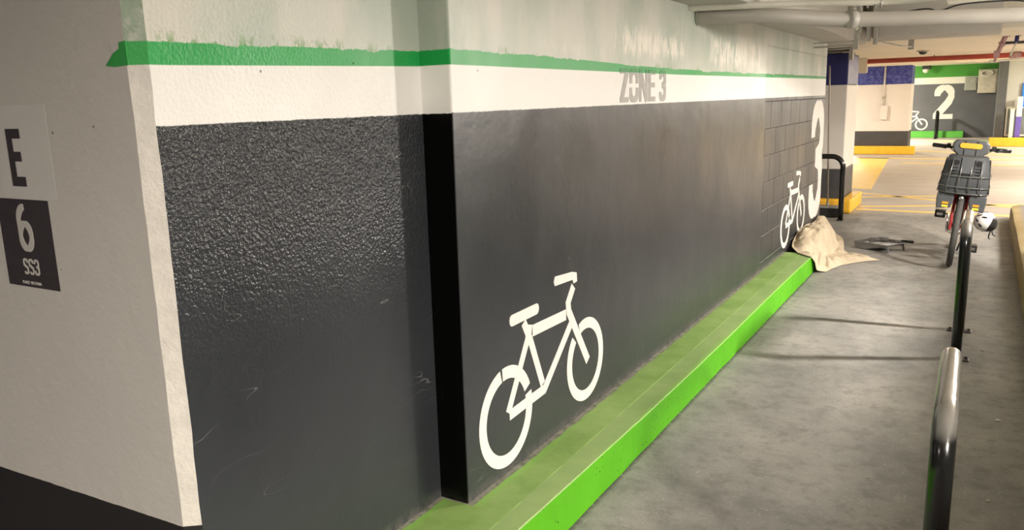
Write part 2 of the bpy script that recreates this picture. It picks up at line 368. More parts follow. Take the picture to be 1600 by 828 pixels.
M_white = simple('white_marking_paint', (0.80, 0.77, 0.73), 0.5, var=0.05, scale=20)
M_numgrey = simple('faded_grey_paint', (0.40, 0.385, 0.37), 0.5, var=0.12, scale=30)
M_numgreen = simple('grey_under_green_paint', (0.04, 0.26, 0.085), 0.5, var=0.1, scale=30)
M_gtape = simple('green_paint_lap', (0.05, 0.40, 0.09), 0.45, var=0.08)
M_signdk = simple('dark_vinyl', (0.042, 0.034, 0.040), 0.6, var=0.1, scale=40)
M_signlt = simple('light_vinyl', (0.67, 0.64, 0.615), 0.55, var=0.03)
M_signtx = simple('pale_vinyl', (0.58, 0.55, 0.52), 0.55, var=0.03)
M_ceil = simple('ceiling_paint', (0.66, 0.63, 0.56), 0.7, var=0.06, scale=2, bump=0.2)
M_ceilfar = simple('ceiling_paint_cream', (0.74, 0.68, 0.57), 0.7, var=0.05, scale=1.5)
M_beam = simple('beam_concrete', (0.50, 0.475, 0.44), 0.7, var=0.06, scale=3, bump=0.2)
M_pipe = simple('pipe_paint', (0.42, 0.395, 0.355), 0.45, var=0.05, scale=5)
M_pipelt = simple('pale_conduit_paint', (0.72, 0.70, 0.62), 0.45, var=0.04)
M_red = simple('red_pipe_paint', (0.52, 0.095, 0.07), 0.35, var=0.08)
M_rust = simple('plum_pipe_paint', (0.45, 0.27, 0.27), 0.4, var=0.2, scale=30)
M_steel = simple('galvanised_steel', (0.45, 0.43, 0.40), 0.4, 0.6, var=0.15, scale=25)
M_darkst = simple('dark_steel', (0.03, 0.03, 0.03), 0.45, 0.2)
M_blue = simple('navy_paint', (0.014, 0.018, 0.13), 0.38, var=0.15, scale=5)
s = NT('mottled_navy_paint')
M_blue2 = s.out(s.mix(s.ss(s.noise(14, 5, 0.7), 0.40, 0.66), (0.025, 0.035, 0.24, 1), (0.13, 0.15, 0.44, 1)), 0.35)
M_colw = simple('column_white_paint', (0.78, 0.74, 0.69), 0.5, var=0.03, scale=2)
M_cold = simple('column_charcoal_paint', (0.060, 0.060, 0.064), 0.5, var=0.15, scale=4)
M_yel = simple('yellow_kerb_paint', (0.92, 0.50, 0.03), 0.5, var=0.12, scale=6)
M_line = simple('yellow_line_paint', (0.82, 0.58, 0.16), 0.6, var=0.08, scale=4)
M_linegr = simple('pale_green_line_paint', (0.50, 0.70, 0.36), 0.6, var=0.08)
M_farch = simple('far_charcoal_paint', (0.085, 0.085, 0.092), 0.55, var=0.1, scale=1.5)
M_farg = simple('far_green_paint', (0.07, 0.33, 0.035), 0.5, var=0.1)
M_fargk = simple('far_kerb_green_paint', (0.10, 0.42, 0.05), 0.5, var=0.1)
M_blackp = simple('black_gloss_paint', (0.006, 0.006, 0.006), 0.18, 0.0, var=0.2, spec=0.6)
s = NT('rack_black_chromed')
worn = s.math('MULTIPLY', s.ss(s.z, 0.845, 0.875), 1.0)
worn = s.math('MULTIPLY', s.ss(s.math('ADD', s.z, s.math('MULTIPLY', s.noise(10, 4), 0.05)), 0.79, 0.885), 1.0)
M_rack = s.out(s.mix(worn, (0.006, 0.006, 0.006, 1), (0.42, 0.40, 0.37, 1)), s.ss(s.noise(35, 3), 0.3, 0.7, 0.14, 0.24), s.math('MULTIPLY', worn, 0.9), None, 0.7)

# ---------------------------------------------------------------- the setting
bm = B()
v = [bm.verts.new(p) for p in ((-9, -5, 0), (9, -5, 0), (9, 34, 0), (-9, 34, 0))]; f = bm.faces.new(v)
v2 = [bm.verts.new((p.co.x, p.co.y, -0.2)) for p in v]; bm.faces.new(v2[::-1])
for i in range(4): bm.faces.new((v[i], v[(i + 1) % 4], v2[(i + 1) % 4], v2[i]))
floor = setp(obj('floor', bm, M_floor), 'worn grey concrete floor of the garage path and lane', kind='structure')

bm = B()      # long charcoal wall: faces get the banding for the side they show
box(bm, -4.6, -1.58, 2.31, 9.76, -0.02, 2.62)
for f in bm.faces:
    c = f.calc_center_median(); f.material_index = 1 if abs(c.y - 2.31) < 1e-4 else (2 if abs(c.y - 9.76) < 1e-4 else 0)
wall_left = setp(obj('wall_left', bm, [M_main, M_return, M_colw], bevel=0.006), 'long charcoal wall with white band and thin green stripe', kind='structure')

bm = B()      # nearer wall block with chamfered edge
poly = [(-4.6, 1.227), (-1.742, 1.227), (-1.705, 1.262), (-1.705, 2.311), (-4.6, 2.311)]
poly = [(-4.6, 1.218), (-1.744, 1.218), (-1.705, 1.248), (-1.705, 2.311), (-4.6, 2.311)]
NS = 40
zs = [-0.02 + (2.64) * k / NS for k in range(NS + 1)]
rows = []
for z in zs:
    j = 0.0022
    rows.append([bm.verts.new((x + (random.uniform(-j, j) if i == 1 else 0), y + (random.uniform(-j, j) if i == 2 else 0), z)) for i, (x, y) in enumerate(poly)])
for a, b_ in zip(rows, rows[1:]):
    for i in range(5):
        f = bm.faces.new((a[i], a[(i + 1) % 5], b_[(i + 1) % 5], b_[i])); f.material_index = [1, 2, 0, 0, 0][i]
bm.faces.new(rows[0]); bm.faces.new(rows[-1])
wall_near = setp(obj('wall_corner', bm, [M_near, M_end, M_cham]), 'nearest wall block with pale end face and rough charcoal side', kind='structure')

bm = B(); y_ = 1.218
prism(bm, [(-1.823, 1.760), (-1.790, 1.787), (-1.766, 1.797), (-1.764, 1.811), (-1.740, 1.813), (-1.739, 1.758), (-1.790, 1.756)],
      lambda u, v: (u, y_ + 0.001, v), lambda u, v: (u, y_ - 0.0015, v))
obj('paint_lap', bm, M_gtape, wall_near, label='torn green stripe end lapping onto the pale face')

# green kerb along the wall base
bm = B()
ys = [0.6 + 7.22 * k / 60 for k in range(61)]
def kx(y): return -1.298 - 0.028 * max(0, (3.6 - y)) / 1.4 * (1 if y > 2.2 else 1) * 0.9 if y < 3.6 else -1.298 + 0.004 * math.sin(y * 1.7)
R_ = []
for y in ys:
    e = kx(y) + 0.0025 * noise.noise(Vector((0, y * 6, 3)))
    fx = -1.290 + 0.006 * noise.noise(Vector((0, y * 5, 0)))
    R_.append([bm.verts.new(p) for p in ((fx, y, 0), (e + 0.005, y, 0.158), (e + 0.001, y, 0.162), (-1.72, y, 0.163), (-1.72, y, 0.0))])
for a, b_ in zip(R_, R_[1:]):
    for i in range(4):
        f = bm.faces.new((a[i], a[i + 1], b_[i + 1], b_[i])); f.material_index = 0 if i == 0 else 1
for r_ in (R_[0], R_[-1]): f = bm.faces.new(r_); f.material_index = 0
kerb = setp(obj('trim_1', bm, [M_kf, M_kt]), 'bright green kerb running along the base of the charcoal wall', kind='structure')

# right-hand kerb of worn yellow concrete
s = NT('worn_yellow_concrete')
col = s.mix(s.ss(s.noise(4, 5, 0.6), 0.35, 0.65), (0.27, 0.185, 0.06, 1), (0.32, 0.25, 0.12, 1))
col = s.mix(s.ss(s.x, 0.42, 0.47), col, (0.20, 0.175, 0.14, 1))
M_yk = s.out(col, 0.7, 0, s.bump(s.noise(40, 5), 0.4, 0.006))
bm = B(); R_ = []
for k in range(80):
    y = -4.0 + 16.0 * k / 79
    t = max(0, (y - 11.6) / 0.4); sx = 0.06 * t * t
    wv = 0.008 * noise.noise(Vector((1, y * 1.2, 0)))
    zt = 0.20 + 0.006 * noise.noise(Vector((4, y * 1.5, 0))) - 0.02 * t * t
    R_.append([bm.verts.new(p) for p in ((0.35 + sx + wv, y, 0), (0.352 + sx + wv, y, zt - 0.03), (0.365 + sx + wv, y, zt - 0.008), (0.39 + sx + wv, y, zt), (0.78, y, zt), (0.80, y, 0))])
for a, b_ in zip(R_, R_[1:]):
    for i in range(5): bm.faces.new((a[i], a[i + 1], b_[i + 1], b_[i]))
bm.faces.new(R_[0]); bm.faces.new(R_[-1])
setp(obj('trim_2', bm, M_yk, smooth=True, autos=40), 'low worn yellow concrete kerb on the right of the path', kind='structure')

# ceilings
bm = B(); box(bm, -9, 9, -5, 10.3, 2.60, 2.75); setp(obj('ceiling', bm, M_ceil), 'pale painted ceiling slab above the bike path', kind='structure')
bm = B()
box(bm, -9, 9, 10.3, 23.2, 2.27, 2.75); box(bm, -9, 9, 23.2, 34, 2.45, 2.75)
setp(obj('ceiling', bm, M_ceilfar), 'cream painted ceiling over the driving lane', kind='structure')
bm = B(); box(bm, -1.9, -1.26, 4.35, 10.299, 2.18, 2.599); setp(obj('trim_3', bm, M_beam, bevel=0.01), 'boxed concrete bulkhead along the top of the charcoal wall', kind='structure')
bm = B(); box(bm, -1.12, 0.075, 9.6, 10.299, 2.20, 2.599); setp(obj('trim_4', bm, M_beam, bevel=0.01), 'grey downstand beam behind the wide pipe', kind='structure')

# outer enclosure (garage continues beyond the frame)
M_out = simple('outer_wall_paint', (0.55, 0.52, 0.48), 0.7, var=0.05, scale=1)
bm = B(); box(bm, 8.6, 9, -5, 34, 0, 2.6); setp(obj('wall_right', bm, M_out), 'pale outer wall of the garage', kind='structure')

bm = B(); box(bm, 0.80, 0.95, -5, 7.6, 0, 1.12); setp(obj('wall_shade_added', bm, M_out), 'added unseen low parapet right of the camera, shading the path floor', kind='structure')  # added out of view to shade the floor beside the racks

# far charcoal wall with the number 2
M_blank = simple('far_white_paint', (0.78, 0.75, 0.70), 0.5, var=0.03)
s = NT('far_banded_paint')
col = s.mix(s.ss(s.noise(1.5, 4), 0.35, 0.65), (0.095, 0.098, 0.112, 1), (0.118, 0.120, 0.132, 1))
col = s.mix(s.ss(s.z, 1.82, 1.826), col, (0.78, 0.75, 0.70, 1)); col = s.mix(s.ss(s.z, 2.045, 2.051), col, (0.06, 0.30, 0.03, 1))
M_farb = s.out(col, 0.5)
bm = B(); box(bm, -9, 0.42, 32.0, 32.4, 0, 2.449)
wall_far = setp(obj('wall_back', bm, M_farb), 'far charcoal wall painted with a large white 2', kind='structure')
bm = B(); box(bm, -9, -0.62, 31.72, 31.998, 0, 0.22)
setp(obj('trim_5', bm, M_fargk, bevel=0.015), 'green kerb below the far charcoal wall', kind='structure')

# right-hand lobby front
M_lob = simple('lobby_wall_paint', (0.50, 0.50, 0.46), 0.6, var=0.04, scale=2)
M_dkfr = simple('dark_wall_edge_paint', (0.10, 0.105, 0.11), 0.5, var=0.08)
M_glass = bpy.data.materials.new('lobby_glass'); M_glass.use_nodes = True
g = M_glass.node_tree.nodes['Principled BSDF']; g.inputs['Base Color'].default_value = (0.55, 0.62, 0.58, 1); g.inputs['Roughness'].default_value = 0.08; g.inputs['Transmission Weight'].default_value = 0.75
bm = B(); box(bm, 0.25, 0.47, 27.45, 31.998, 0, 2.449); setp(obj('wall_side', bm, M_dkfr), 'dark painted edge where the far wall meets the lobby front', kind='structure')
bm = B(); box(bm, 0.472, 9, 27.5, 27.8, 1.06, 2.449); box(bm, 1.25, 9, 27.5, 27.8, 0.0, 1.06)
setp(obj('wall_lobby', bm, M_lob), 'pale grey-green lobby wall on the far right', kind='structure')
dr = obj('window_1', (lambda b: (box(b, 0.50, 0.54, 27.42, 27.5, 0.26, 1.10), box(b, 1.16, 1.2, 27.42, 27.5, 0.26, 1.10), box(b, 0.54, 1.16, 27.42, 27.5, 0.26, 0.31), box(b, 0.54, 1.16, 27.42, 27.5, 1.05, 1.10), b)[-1])(B()), M_pipelt)
setp(dr, 'low glazed lobby opening with pale frame', kind='structure')
bm = B(); box(bm, 0.54, 1.16, 27.455, 27.465, 0.31, 1.05); obj('pane', bm, M_glass, dr)
bm = B(); box(bm, 0.135, 8.5, 26.85, 27.07, 0, 0.245)
setp(obj('trim_6', bm, M_yel, bevel=0.015), 'amber yellow kerb below the lobby front', kind='structure')

# floor lines (paint on the floor)
def poly_floor(name, pts, mat, lbl=None, z=0.0025):
    bm = B(); prism(bm, pts, lambda u, v: (u, v, -0.002), lambda u, v: (u, v, z)); obj(name, bm, mat, floor, label=lbl)
poly_floor('floor_marking', [(-1.95, 14.95), (-1.60, 14.95), (-2.00, 22.1), (-2.68, 22.1), (-2.9, 20.0)], M_line, 'broad solid yellow block beside the first column')
def line(a, b_, wd=0.12, mat=None, lbl=None):
    a = Vector(a); b_ = Vector(b_); d = (b_ - a).normalized(); n = Vector((-d.y, d.x)) * wd / 2
    poly_floor('floor_line', [tuple(a - n), tuple(b_ - n), tuple(b_ + n), tuple(a + n)], mat or M_line, lbl)
line((-1.75, 14.35), (0.75, 12.95), 0.13); line((-1.7, 13.75), (-0.2, 14.35), 0.12); line((-1.5, 12.6), (0.85, 13.6), 0.12)
line((-1.5, 12.32), (3.0, 12.05), 0.14)
line((-3.0, 22.05), (4.0, 21.75), 0.22); line((-1.6, 24.9), (3.0, 21.9), 0.22); line((-1.6, 20.6), (3.0, 19.95), 0.16)
line((-6, 29.9), (0.2, 29.5), 1.0, M_linegr, 'pale green line'); line((0.3, 25.9), (6, 25.9), 0.9, M_linegr, 'pale green line')

# ---------------------------------------------------------------- wall paint marks
def on_left(u, v, t): return (-1.58 + t, u, v)
def bike_icon(fmap, name, parent, mat=M_white, label=None):
    bm = B(); T = [0.0010]
    def rb(path, wd, closed=False, wv=None):
        T[0] += 0.00012; ribbon(bm, path, wd, fmap, -0.002, T[0], closed, wv)
    # wheels: nearly closed rings with stencil bridges
    def ring(cx, cy, r, segs):
        for a0, a1 in segs: rb(arcp(cx, cy, r, a0, a1, max(6, int(abs(a1 - a0) / 7))), 0.052)
    ring(0.212, 0.402, 0.184, [(22, 98), (-258, 14)])
    ring(0.962, 0.422, 0.178, [(-226, 112)])
    rb([(0.222, 0.414), (0.395, 0.677)], 0.040)            # seat stay
    rb([(0.415, 0.735), (0.400, 0.68)], 0.048)
    rb([(0.366, 0.757), (0.417, 0.671), (0.520, 0.440)], 0.040)
    rb([(0.232, 0.400), (0.535, 0.412), (0.805, 0.640)], 0.044)
    rb([(0.440, 0.702), (0.755, 0.694)], 0.050)            # top tube
    rb([(0.835, 0.810), (0.778, 0.745), (0.785, 0.700), (0.985, 0.408)], 0.046)
    prs = lambda P: prism(bm, P, lambda u, v: fmap(u, v, -0.002), lambda u, v: fmap(u, v, 0.0030))
    prs(rounded(0.252, 0.496, 0.765, 0.812, 0.02))         # saddle
    prs([(0.648, 0.850), (0.640, 0.870), (0.652, 0.892), (0.820, 0.880), (0.868, 0.868), (0.872, 0.826), (0.836, 0.822), (0.826, 0.842)])
    return obj(name, bm, mat, parent, label=label)
bike_icon(lambda u, v, t: (-1.58 + t, 2.400 + u, v), 'bicycle_symbol', wall_left, label='white stencilled bicycle near the foot of the wall')
bike_icon(lambda u, v, t: (-1.58 + t, 7.655 + u, v), 'bicycle_symbol', wall_left, label='white bicycle on the block part of the wall')
bike_icon(lambda u, v, t: (-2.90 + u, 32.0 - t * 4, v + 0.03), 'bicycle_symbol', wall_far, label='white bicycle partly behind the far column')

def glyph(ch):
    """strokes of a bold condensed letter in a 1 x 1 box: list of (path, closed)"""
    G = {
        'E': [[(0.17, 0), (0.17, 1)], [(0.17, 0.915), (1, 0.915)], [(0.17, 0.52), (0.88, 0.52)], [(0.17, 0.085), (1, 0.085)]],
        'Z': [[(0.02, 0.915), (0.98, 0.915)], [(0.02, 0.085), (0.98, 0.085)], [(0.80, 0.90), (0.20, 0.10)]],
        'N': [[(0.16, 0), (0.16, 1)], [(0.84, 0), (0.84, 1)], [(0.18, 0.92), (0.82, 0.08)]],
    }
    return G[ch]
def oval(x0, x1, y0, y1, a0=0, a1=360, n=28):
    return arcp((x0 + x1) / 2, (y0 + y1) / 2, (x1 - x0) / 2, a0, a1, n, (y1 - y0) / 2)
def draw(bm, ch, x, y, wd, ht, sw, fmap, sh=None, t1=0.0016):
    """letter at lower-left (x,y); sw = vertical stroke width, sh = level stroke height"""
    sh = sh or sw; a = sw / wd / 2; b_ = sh / ht / 2; T = [t1]
    def S(path, closed=False):
        T[0] += 0.00012
        ribbon(bm, [(x + u * wd, y + v * ht) for u, v in path], sw, fmap, -0.002, T[0], closed, sh)
    if ch == 'E': S([(a, 0), (a, 1)]); S([(a, 1 - b_), (1, 1 - b_)]); S([(a, .52), (.9, .52)]); S([(a, b_), (1, b_)])
    elif ch == 'Z': S([(0, 1 - b_), (1, 1 - b_)]); S([(0, b_), (1, b_)]); S([(1 - a * 1.25, 1 - b_), (a * 1.25, b_)])
    elif ch == 'N': S([(a, 0), (a, 1)]); S([(1 - a, 0), (1 - a, 1)]); S([(a, .97), (1 - a, .03)])
    elif ch == 'O':
        S([(a, .44), (a, .25)] + [(u, v) for u, v in oval(a, 1 - a, b_, .38, 180, 360, 14)] + [(1 - a, .25), (1 - a, .44)])
        S([(a, .56), (a, .75)] + [(u, v) for u, v in oval(a, 1 - a, .62, 1 - b_, 180, 0, 14)] + [(1 - a, .75), (1 - a, .56)])
    elif ch == '3':
        S([(a, .70)] + oval(a, 1 - a, .56, 1 - b_, 180, 0, 14)[0:] + [(1 - a, .64), (.90 - a, .54), (.40, .52)])
        S([(.40, .52), (.90 - a, .50), (1 - a, .40), (1 - a, .30)] + oval(a, 1 - a, b_, .40, 0, -180, 14) + [(a, .30)])
    elif ch == '2':
        S([(a, .68)] + oval(a, 1 - a, .50, 1 - b_, 180, 0, 16) + [(1 - a, .66), (.88 - a, .50), (.45, .30), (a * 1.2, .12), (a, 0.02)])
        S([(0, b_), (1, b_)])
    elif ch == '6':
        S([(x_, y_) for x_, y_ in arcp(.62, .62, .5, 92, 180, 12, .34)] + [(a, .5), (a, .3)])
        S(oval(a, 1 - a, b_, .60, 0, 360, 28)[:-1], True)
    elif ch == 'S':
        S([(1 - a, .72)] + oval(a, 1 - a, .56, 1 - b_, 20, 180, 10) + [(a, .68), (a * 1.6, .58), (1 - a * 1.6, .42), (1 - a, .32)] + oval(a, 1 - a, b_, .44, 0, -160, 10))

zl = B(); x = 3.790
for ch, wd in (('Z', .115), ('O', .120), ('N', .125), ('E', .105), (' ', .04), ('3', .105)):
    if ch != ' ': draw(zl, ch, x, 1.628, wd, 0.168, 0.034, on_left, 0.026)
    x += wd + 0.012
# the part under the green stripe reads as darker green
zz = bmesh.new(); zz.from_mesh((lambda me: (zl.to_mesh(me), me)[1])(bpy.data.meshes.new('tmp')))
for b_, cl_in, cl_out in ((zl, False, True), (zz, True, False)):
    bmesh.ops.bisect_plane(b_, geom=b_.verts[:] + b_.edges[:] + b_.faces[:], plane_co=(0, 0, 1.777), plane_no=(0, 0, 1), clear_inner=cl_in, clear_outer=cl_out)
obj('zone_lettering', zl, M_numgrey, wall_left, label='faded grey lettering ZONE 3')
obj('zone_lettering', zz, M_numgreen, wall_left, label='letter tops showing through the green stripe')
bm = B(); draw(bm, '3', 9.02, 0.29, 0.72, 1.27, 0.20, on_left, 0.17); obj('number', bm, M_white, wall_left, label='tall white 3')
bm = B(); draw(bm, '2', -1.59, 0.63, 0.60, 1.15, 0.175, lambda u, v, t: (u, 32.0 - t * 4, v), 0.165); obj('number', bm, M_white, wall_far, label='large white 2')

# signs on the pale end face
def on_end(u, v, t): return (u, 1.218 - t, v)
sg = thing('wall_sign', (-2.27, 1.218, 1.425), 'pale square sticker with a dark letter E on the near wall end', 'sign')
bm = B(); prism(bm, [(-2.36, 1.428), (-2.105, 1.428), (-2.105, 1.677), (-2.36, 1.677)], lambda u, v: on_end(u, v, -0.001), lambda u, v: on_end(u, v, 0.00015)); obj('panel', bm, M_signlt, sg)
bm = B(); draw(bm, 'E', -2.303, 1.460, 0.066, 0.155, 0.026, on_end, 0.026); obj('lettering', bm, M_signdk, sg, label='dark letter E')
sg = thing('wall_sign', (-2.27, 1.218, 1.175), 'dark square sticker with 6 and SS3 under the letter E sign', 'sign')
bm = B(); prism(bm, [(-2.400, 1.175), (-2.150, 1.175), (-2.150, 1.424), (-2.400, 1.424)], lambda u, v: on_end(u, v, -0.001), lambda u, v: on_end(u, v, 0.0010)); obj('panel', bm, M_signdk, sg)
bm = B()
draw(bm, '6', -2.312, 1.278, 0.070, 0.130, 0.018, on_end, 0.015)
for i, c in enumerate('SS3'): draw(bm, c, -2.312 + i * 0.0265, 1.211, 0.0230, 0.046, 0.0056, on_end, 0.0052)
obj('lettering', bm, M_signtx, sg, label='pale 6 and SS3')
tc = bpy.data.curves.new('caption', 'FONT'); tc.body = 'PLACE  VICTORIA'; tc.size = 0.0115; tc.extrude = 0.0004; tc.offset = 0.0002
to = bpy.data.objects.new('caption', tc); C.objects.link(to)
me = bpy.data.meshes.new_from_object(to.evaluated_get(bpy.context.evaluated_depsgraph_get())); bpy.data.objects.remove(to)
bm = B(); bm.from_mesh(me)
for v in bm.verts: v.co = Vector((-2.329 + v.co.x * 1.02, 1.218 - 0.0014 - v.co.z, 1.1835 + v.co.y))
obj('caption', bm, M_signtx, sg, label='tiny pale caption line')

# ---------------------------------------------------------------- columns
def column(x0, x1, y0, y1, ztop, zb, mb, side=None, name='column', label=''):
    r = thing(name, ((x0 + x1) / 2, (y0 + y1) / 2, 0), label, 'column')
    bm = B(); box(bm, x0, x1, y0, y1, 0.0, 0.595); obj('base_paint', bm, M_cold, r, bevel=0.012)
    bm = B(); box(bm, x0, x1, y0, y1, 0.595, zb); obj('shaft', bm, M_colw, r, bevel=0.012)
    bm = B(); box(bm, x0, x1, y0, y1, zb, ztop); obj('top_band', bm, mb, r, bevel=0.012)
    return r
c1 = column(-2.35, -1.655, 11.95, 12.95, 2.16, 1.745, M_blue, label='nearer square column with navy top band behind the hoop')
bm = B(); box(bm, -2.28, -1.70, 12.0, 12.9, 2.16, 2.269); obj('head', bm, M_beam, c1)
c2 = column(-3.02, -1.72, 23.6, 24.5, 2.28, 1.81, M_blue2, label='farther wide column with mottled navy top band')
def kerb_ring(name, x0, x1, y0, y1, h, label):
    bm = B(); box(bm, x0, x1, y0, y1, 0, h); setp(obj(name, bm, M_yel, loc=((x0 + x1) / 2, y0, 0), bevel=0.025, seg=3), label, 'kerb')
kerb_ring('column_kerb', -2.5, -1.51, 11.80, 11.949, 0.19, 'yellow concrete kerb across the foot of the nearer column')
kerb_ring('column_kerb', -1.654, -1.51, 11.951, 12.95, 0.19, 'yellow concrete kerb along the right side of the nearer column')
kerb_ring('column_kerb', -3.3, -1.53, 23.35, 23.599, 0.21, 'yellow concrete kerb in front of the farther column')

# conduit and box on the far column
eb = thing('junction_box', (-2.34, 23.6, 0.9), 'white electrical box with conduit on the farther column', 'box')
bm = B(); box(bm, -2.42, -2.25, 23.51, 23.599, 0.90, 1.27); obj('housing', bm, M_colw, eb, bevel=0.012)
bm = B(); cyl(bm, (-2.36, 23.57, 1.27), (-2.36, 23.57, 2.268), 0.022); obj('conduit', bm, M_pipelt, eb, True)
bm = B(); cyl(bm, (-2.36, 23.57, 1.44), (-2.36, 23.57, 1.50), 0.036); obj('coupling', bm, M_pipe, eb, True)
# boxes on the far wall
def panelbox(x0, x1, z0, z1, d, mat, label, ringp=False):
    r = thing('electrical_cabinet', ((x0 + x1) / 2, 32, z0), label, 'cabinet')
    bm = B(); box(bm, x0, x1, 32 - d, 31.999, z0, z1); obj('housing', bm, mat, r, bevel=0.02)
    bm = B(); box(bm, x0 + .04, x1 - .04, 32 - d - .015, 32 - d - .001, z0 + .04, z1 - .04); obj('door', bm, mat, r, bevel=0.006)
    if ringp:
        bm = B(); pts = [((x0 + x1) / 2 - .03 + .17 * math.cos(a), 32 - d - .05, z1 - .13 + .085 * math.sin(a)) for a in [2 * math.pi * k / 24 for k in range(24)]]
        tube(bm, pts, 0.028, 8, closed=True); box(bm, (x0 + x1) / 2 - .05, (x0 + x1) / 2 - .01, 32 - d - .07, 32 - d - .001, z1 - .06, z1 - .03); obj('loop', bm, M_pipelt, r, True)
    return r
panelbox(-0.70, -0.34, 1.58, 2.03, 0.16, simple('grey_cabinet', (0.36, 0.37, 0.33), 0.5), 'small grey cabinet left of the larger one on the far wall')
panelbox(-0.31, 0.245, 1.48, 2.26, 0.2, simple('beige_cabinet', (0.60, 0.55, 0.47), 0.5), 'larger beige cabinet with a white loop on the far wall', True)
# right edge: sign, posts
sg = thing('hanging_sign', (1.05, 27.3, 1.07), 'bright blue sign on the pale lobby wall at the right edge', 'sign')
bm = B(); box(bm, 0.845, 1.6, 27.40, 27.499, 1.08, 1.76); obj('panel', bm, simple('bright_blue_vinyl', (0.02, 0.22, 0.75), 0.4), sg, bevel=0.01)
bp = thing('display_stand', (0.86, 27.0, 0.0), 'purple and white stand before the lobby glass', 'stand')
bm = B(); box(bm, 0.745, 0.88, 27.15, 27.3, 0.245, 0.82); obj('lower_panel', bm, simple('purple_vinyl', (0.13, 0.09, 0.42), 0.45), bp, bevel=0.012)
bm = B(); box(bm, 0.745, 0.88, 27.15, 27.3, 0.821, 1.38); obj('upper_panel', bm, M_colw, bp, bevel=0.012)
bm = B(); box(bm, 0.72, 0.905, 27.12, 27.33, 0.0, 0.244); obj('base', bm, M_steel, bp, bevel=0.01)
bp = thing('bollard', (0.62, 27.0, 0.0), 'white post beside the purple stand near the lobby glass', 'post')
bm = B(); box(bm, 0.60, 0.70, 27.10, 27.2, 0.0, 1.02); obj('post', bm, M_colw, bp, bevel=0.012)
bm = B(); box(bm, 0.58, 0.72, 27.08, 27.22, 1.021, 1.05); obj('cap', bm, M_pipelt, bp, bevel=0.006)

# ---------------------------------------------------------------- ceiling services
bm = B()
pts = [(-1.60, 5.02, 2.128), (-1.45, 5.06, 2.126), (-1.18, 5.25, 2.12), (-0.79, 5.68, 2.10), (-0.19, 6.05, 2.098), (0.2, 6.26, 2.10), (1.2, 6.7, 2.12), (3.2, 7.4, 2.14)]
def smoothpath(P, n=6):
    P = [Vector(p) for p in P]; out = []
    for i in range(len(P) - 1):
        p0, p1, p2, p3 = P[max(i - 1, 0)], P[i], P[i + 1], P[min(i + 2, len(P) - 1)]
        for k in range(n):
            t = k / n; out.append(0.5 * ((2 * p1) + (-p0 + p2) * t + (2 * p0 - 5 * p1 + 4 * p2 - p3) * t * t + (-p0 + 3 * p1 - 3 * p2 + p3) * t ** 3))
    out.append(P[-1]); return out
tube(bm, smoothpath(pts), 0.047, 20)
pipe = thing('drain_pipe', (-1.58, 5.03, 2.10), 'wide beige pipe coming out of the wall below the ceiling', 'pipe')
obj('pipe_run', bm, M_pipe, pipe, True)
bm = B(); torus(bm, (-1.578, 5.02, 2.128), (1, 0.1, 0), 0.048, 0.008, 28, 8); obj('wall_collar', bm, M_pale if False else simple('collar_paint', (0.40, 0.42, 0.34), 0.6), pipe, True)
# coupling and hanger
def at_pipe(t):
    P = smoothpath(pts); i = int(t * (len(P) - 1)); return P[i], (P[min(i + 1, len(P) - 1)] - P[i]).normalized()
p_, d_ = at_pipe(0.43)
bm = B(); tube(bm, [p_ - d_ * 0.035, p_ + d_ * 0.035], 0.051, 20); obj('coupling', bm, M_pipe, pipe, True)
bm = B(); box(bm, p_.x - 0.012, p_.x + 0.022, p_.y - 0.056, p_.y - 0.050, p_.z - 0.06, 2.30); box(bm, p_.x - 0.012, p_.x + 0.022, p_.y - 0.05, p_.y + 0.05, 2.16, 2.168)
obj('hanger', bm, M_steel, pipe)
thin = [(-1.60, 4.86, 2.165), (-1.3, 4.98, 2.166), (-1.0, 5.2, 2.172), (-0.72, 5.35, 2.168), (-0.52, 5.48, 2.172), (-0.2, 5.55, 2.18), (0.5, 5.7, 2.19), (2.5, 6.1, 2.2)]
bm = B(); tube(bm, smoothpath(thin), 0.019, 12)
cd = thing('conduit', (-1.58, 4.86, 2.165), 'slim cream conduit just above the wide pipe', 'pipe'); obj('pipe_run', bm, M_pipelt, cd, True)
for k, xx in enumerate((-0.66, -0.62, -0.59)):
    bm = B(); cyl(bm, (xx, 5.39 + (xx + .66) * .5, 2.135), (xx, 5.39 + (xx + .66) * .5, 2.20), 0.006, 8); obj('clip', bm, M_steel, cd, True)
bm = B(); tube(bm, smoothpath([(-1.3, 6.2, 2.19), (-0.95, 6.6, 2.20), (-0.7, 6.9, 2.215), (-0.45, 6.9, 2.235), (-0.35, 6.85, 2.21), (-0.2, 6.85, 2.245), (0.1, 6.9, 2.25), (0.35, 6.9, 2.235), (0.37, 6.9, 2.59)]), 0.006, 8)
setp(obj('cable', bm, M_darkst, loc=(-0.45, 6.9, 2.235), smooth=True), 'thin black cable sagging between the slim conduit and wide pipe', 'cable')
bm = B(); tube(bm, smoothpath([(-0.33, 7.6, 2.33), (0.0, 7.6, 2.33), (0.2, 7.6, 2.325), (0.27, 7.6, 2.30), (0.28, 7.6, 2.26), (0.29, 7.6, 2.24)]), 0.016, 10)
box(bm, -0.34, -0.30, 7.59, 7.61, 2.33, 2.6)
setp(obj('conduit_elbow', bm, M_pipelt, loc=(0.2, 7.6, 2.33), smooth=True, autos=40), 'cream conduit elbow above the right end of the wide pipe', 'pipe')
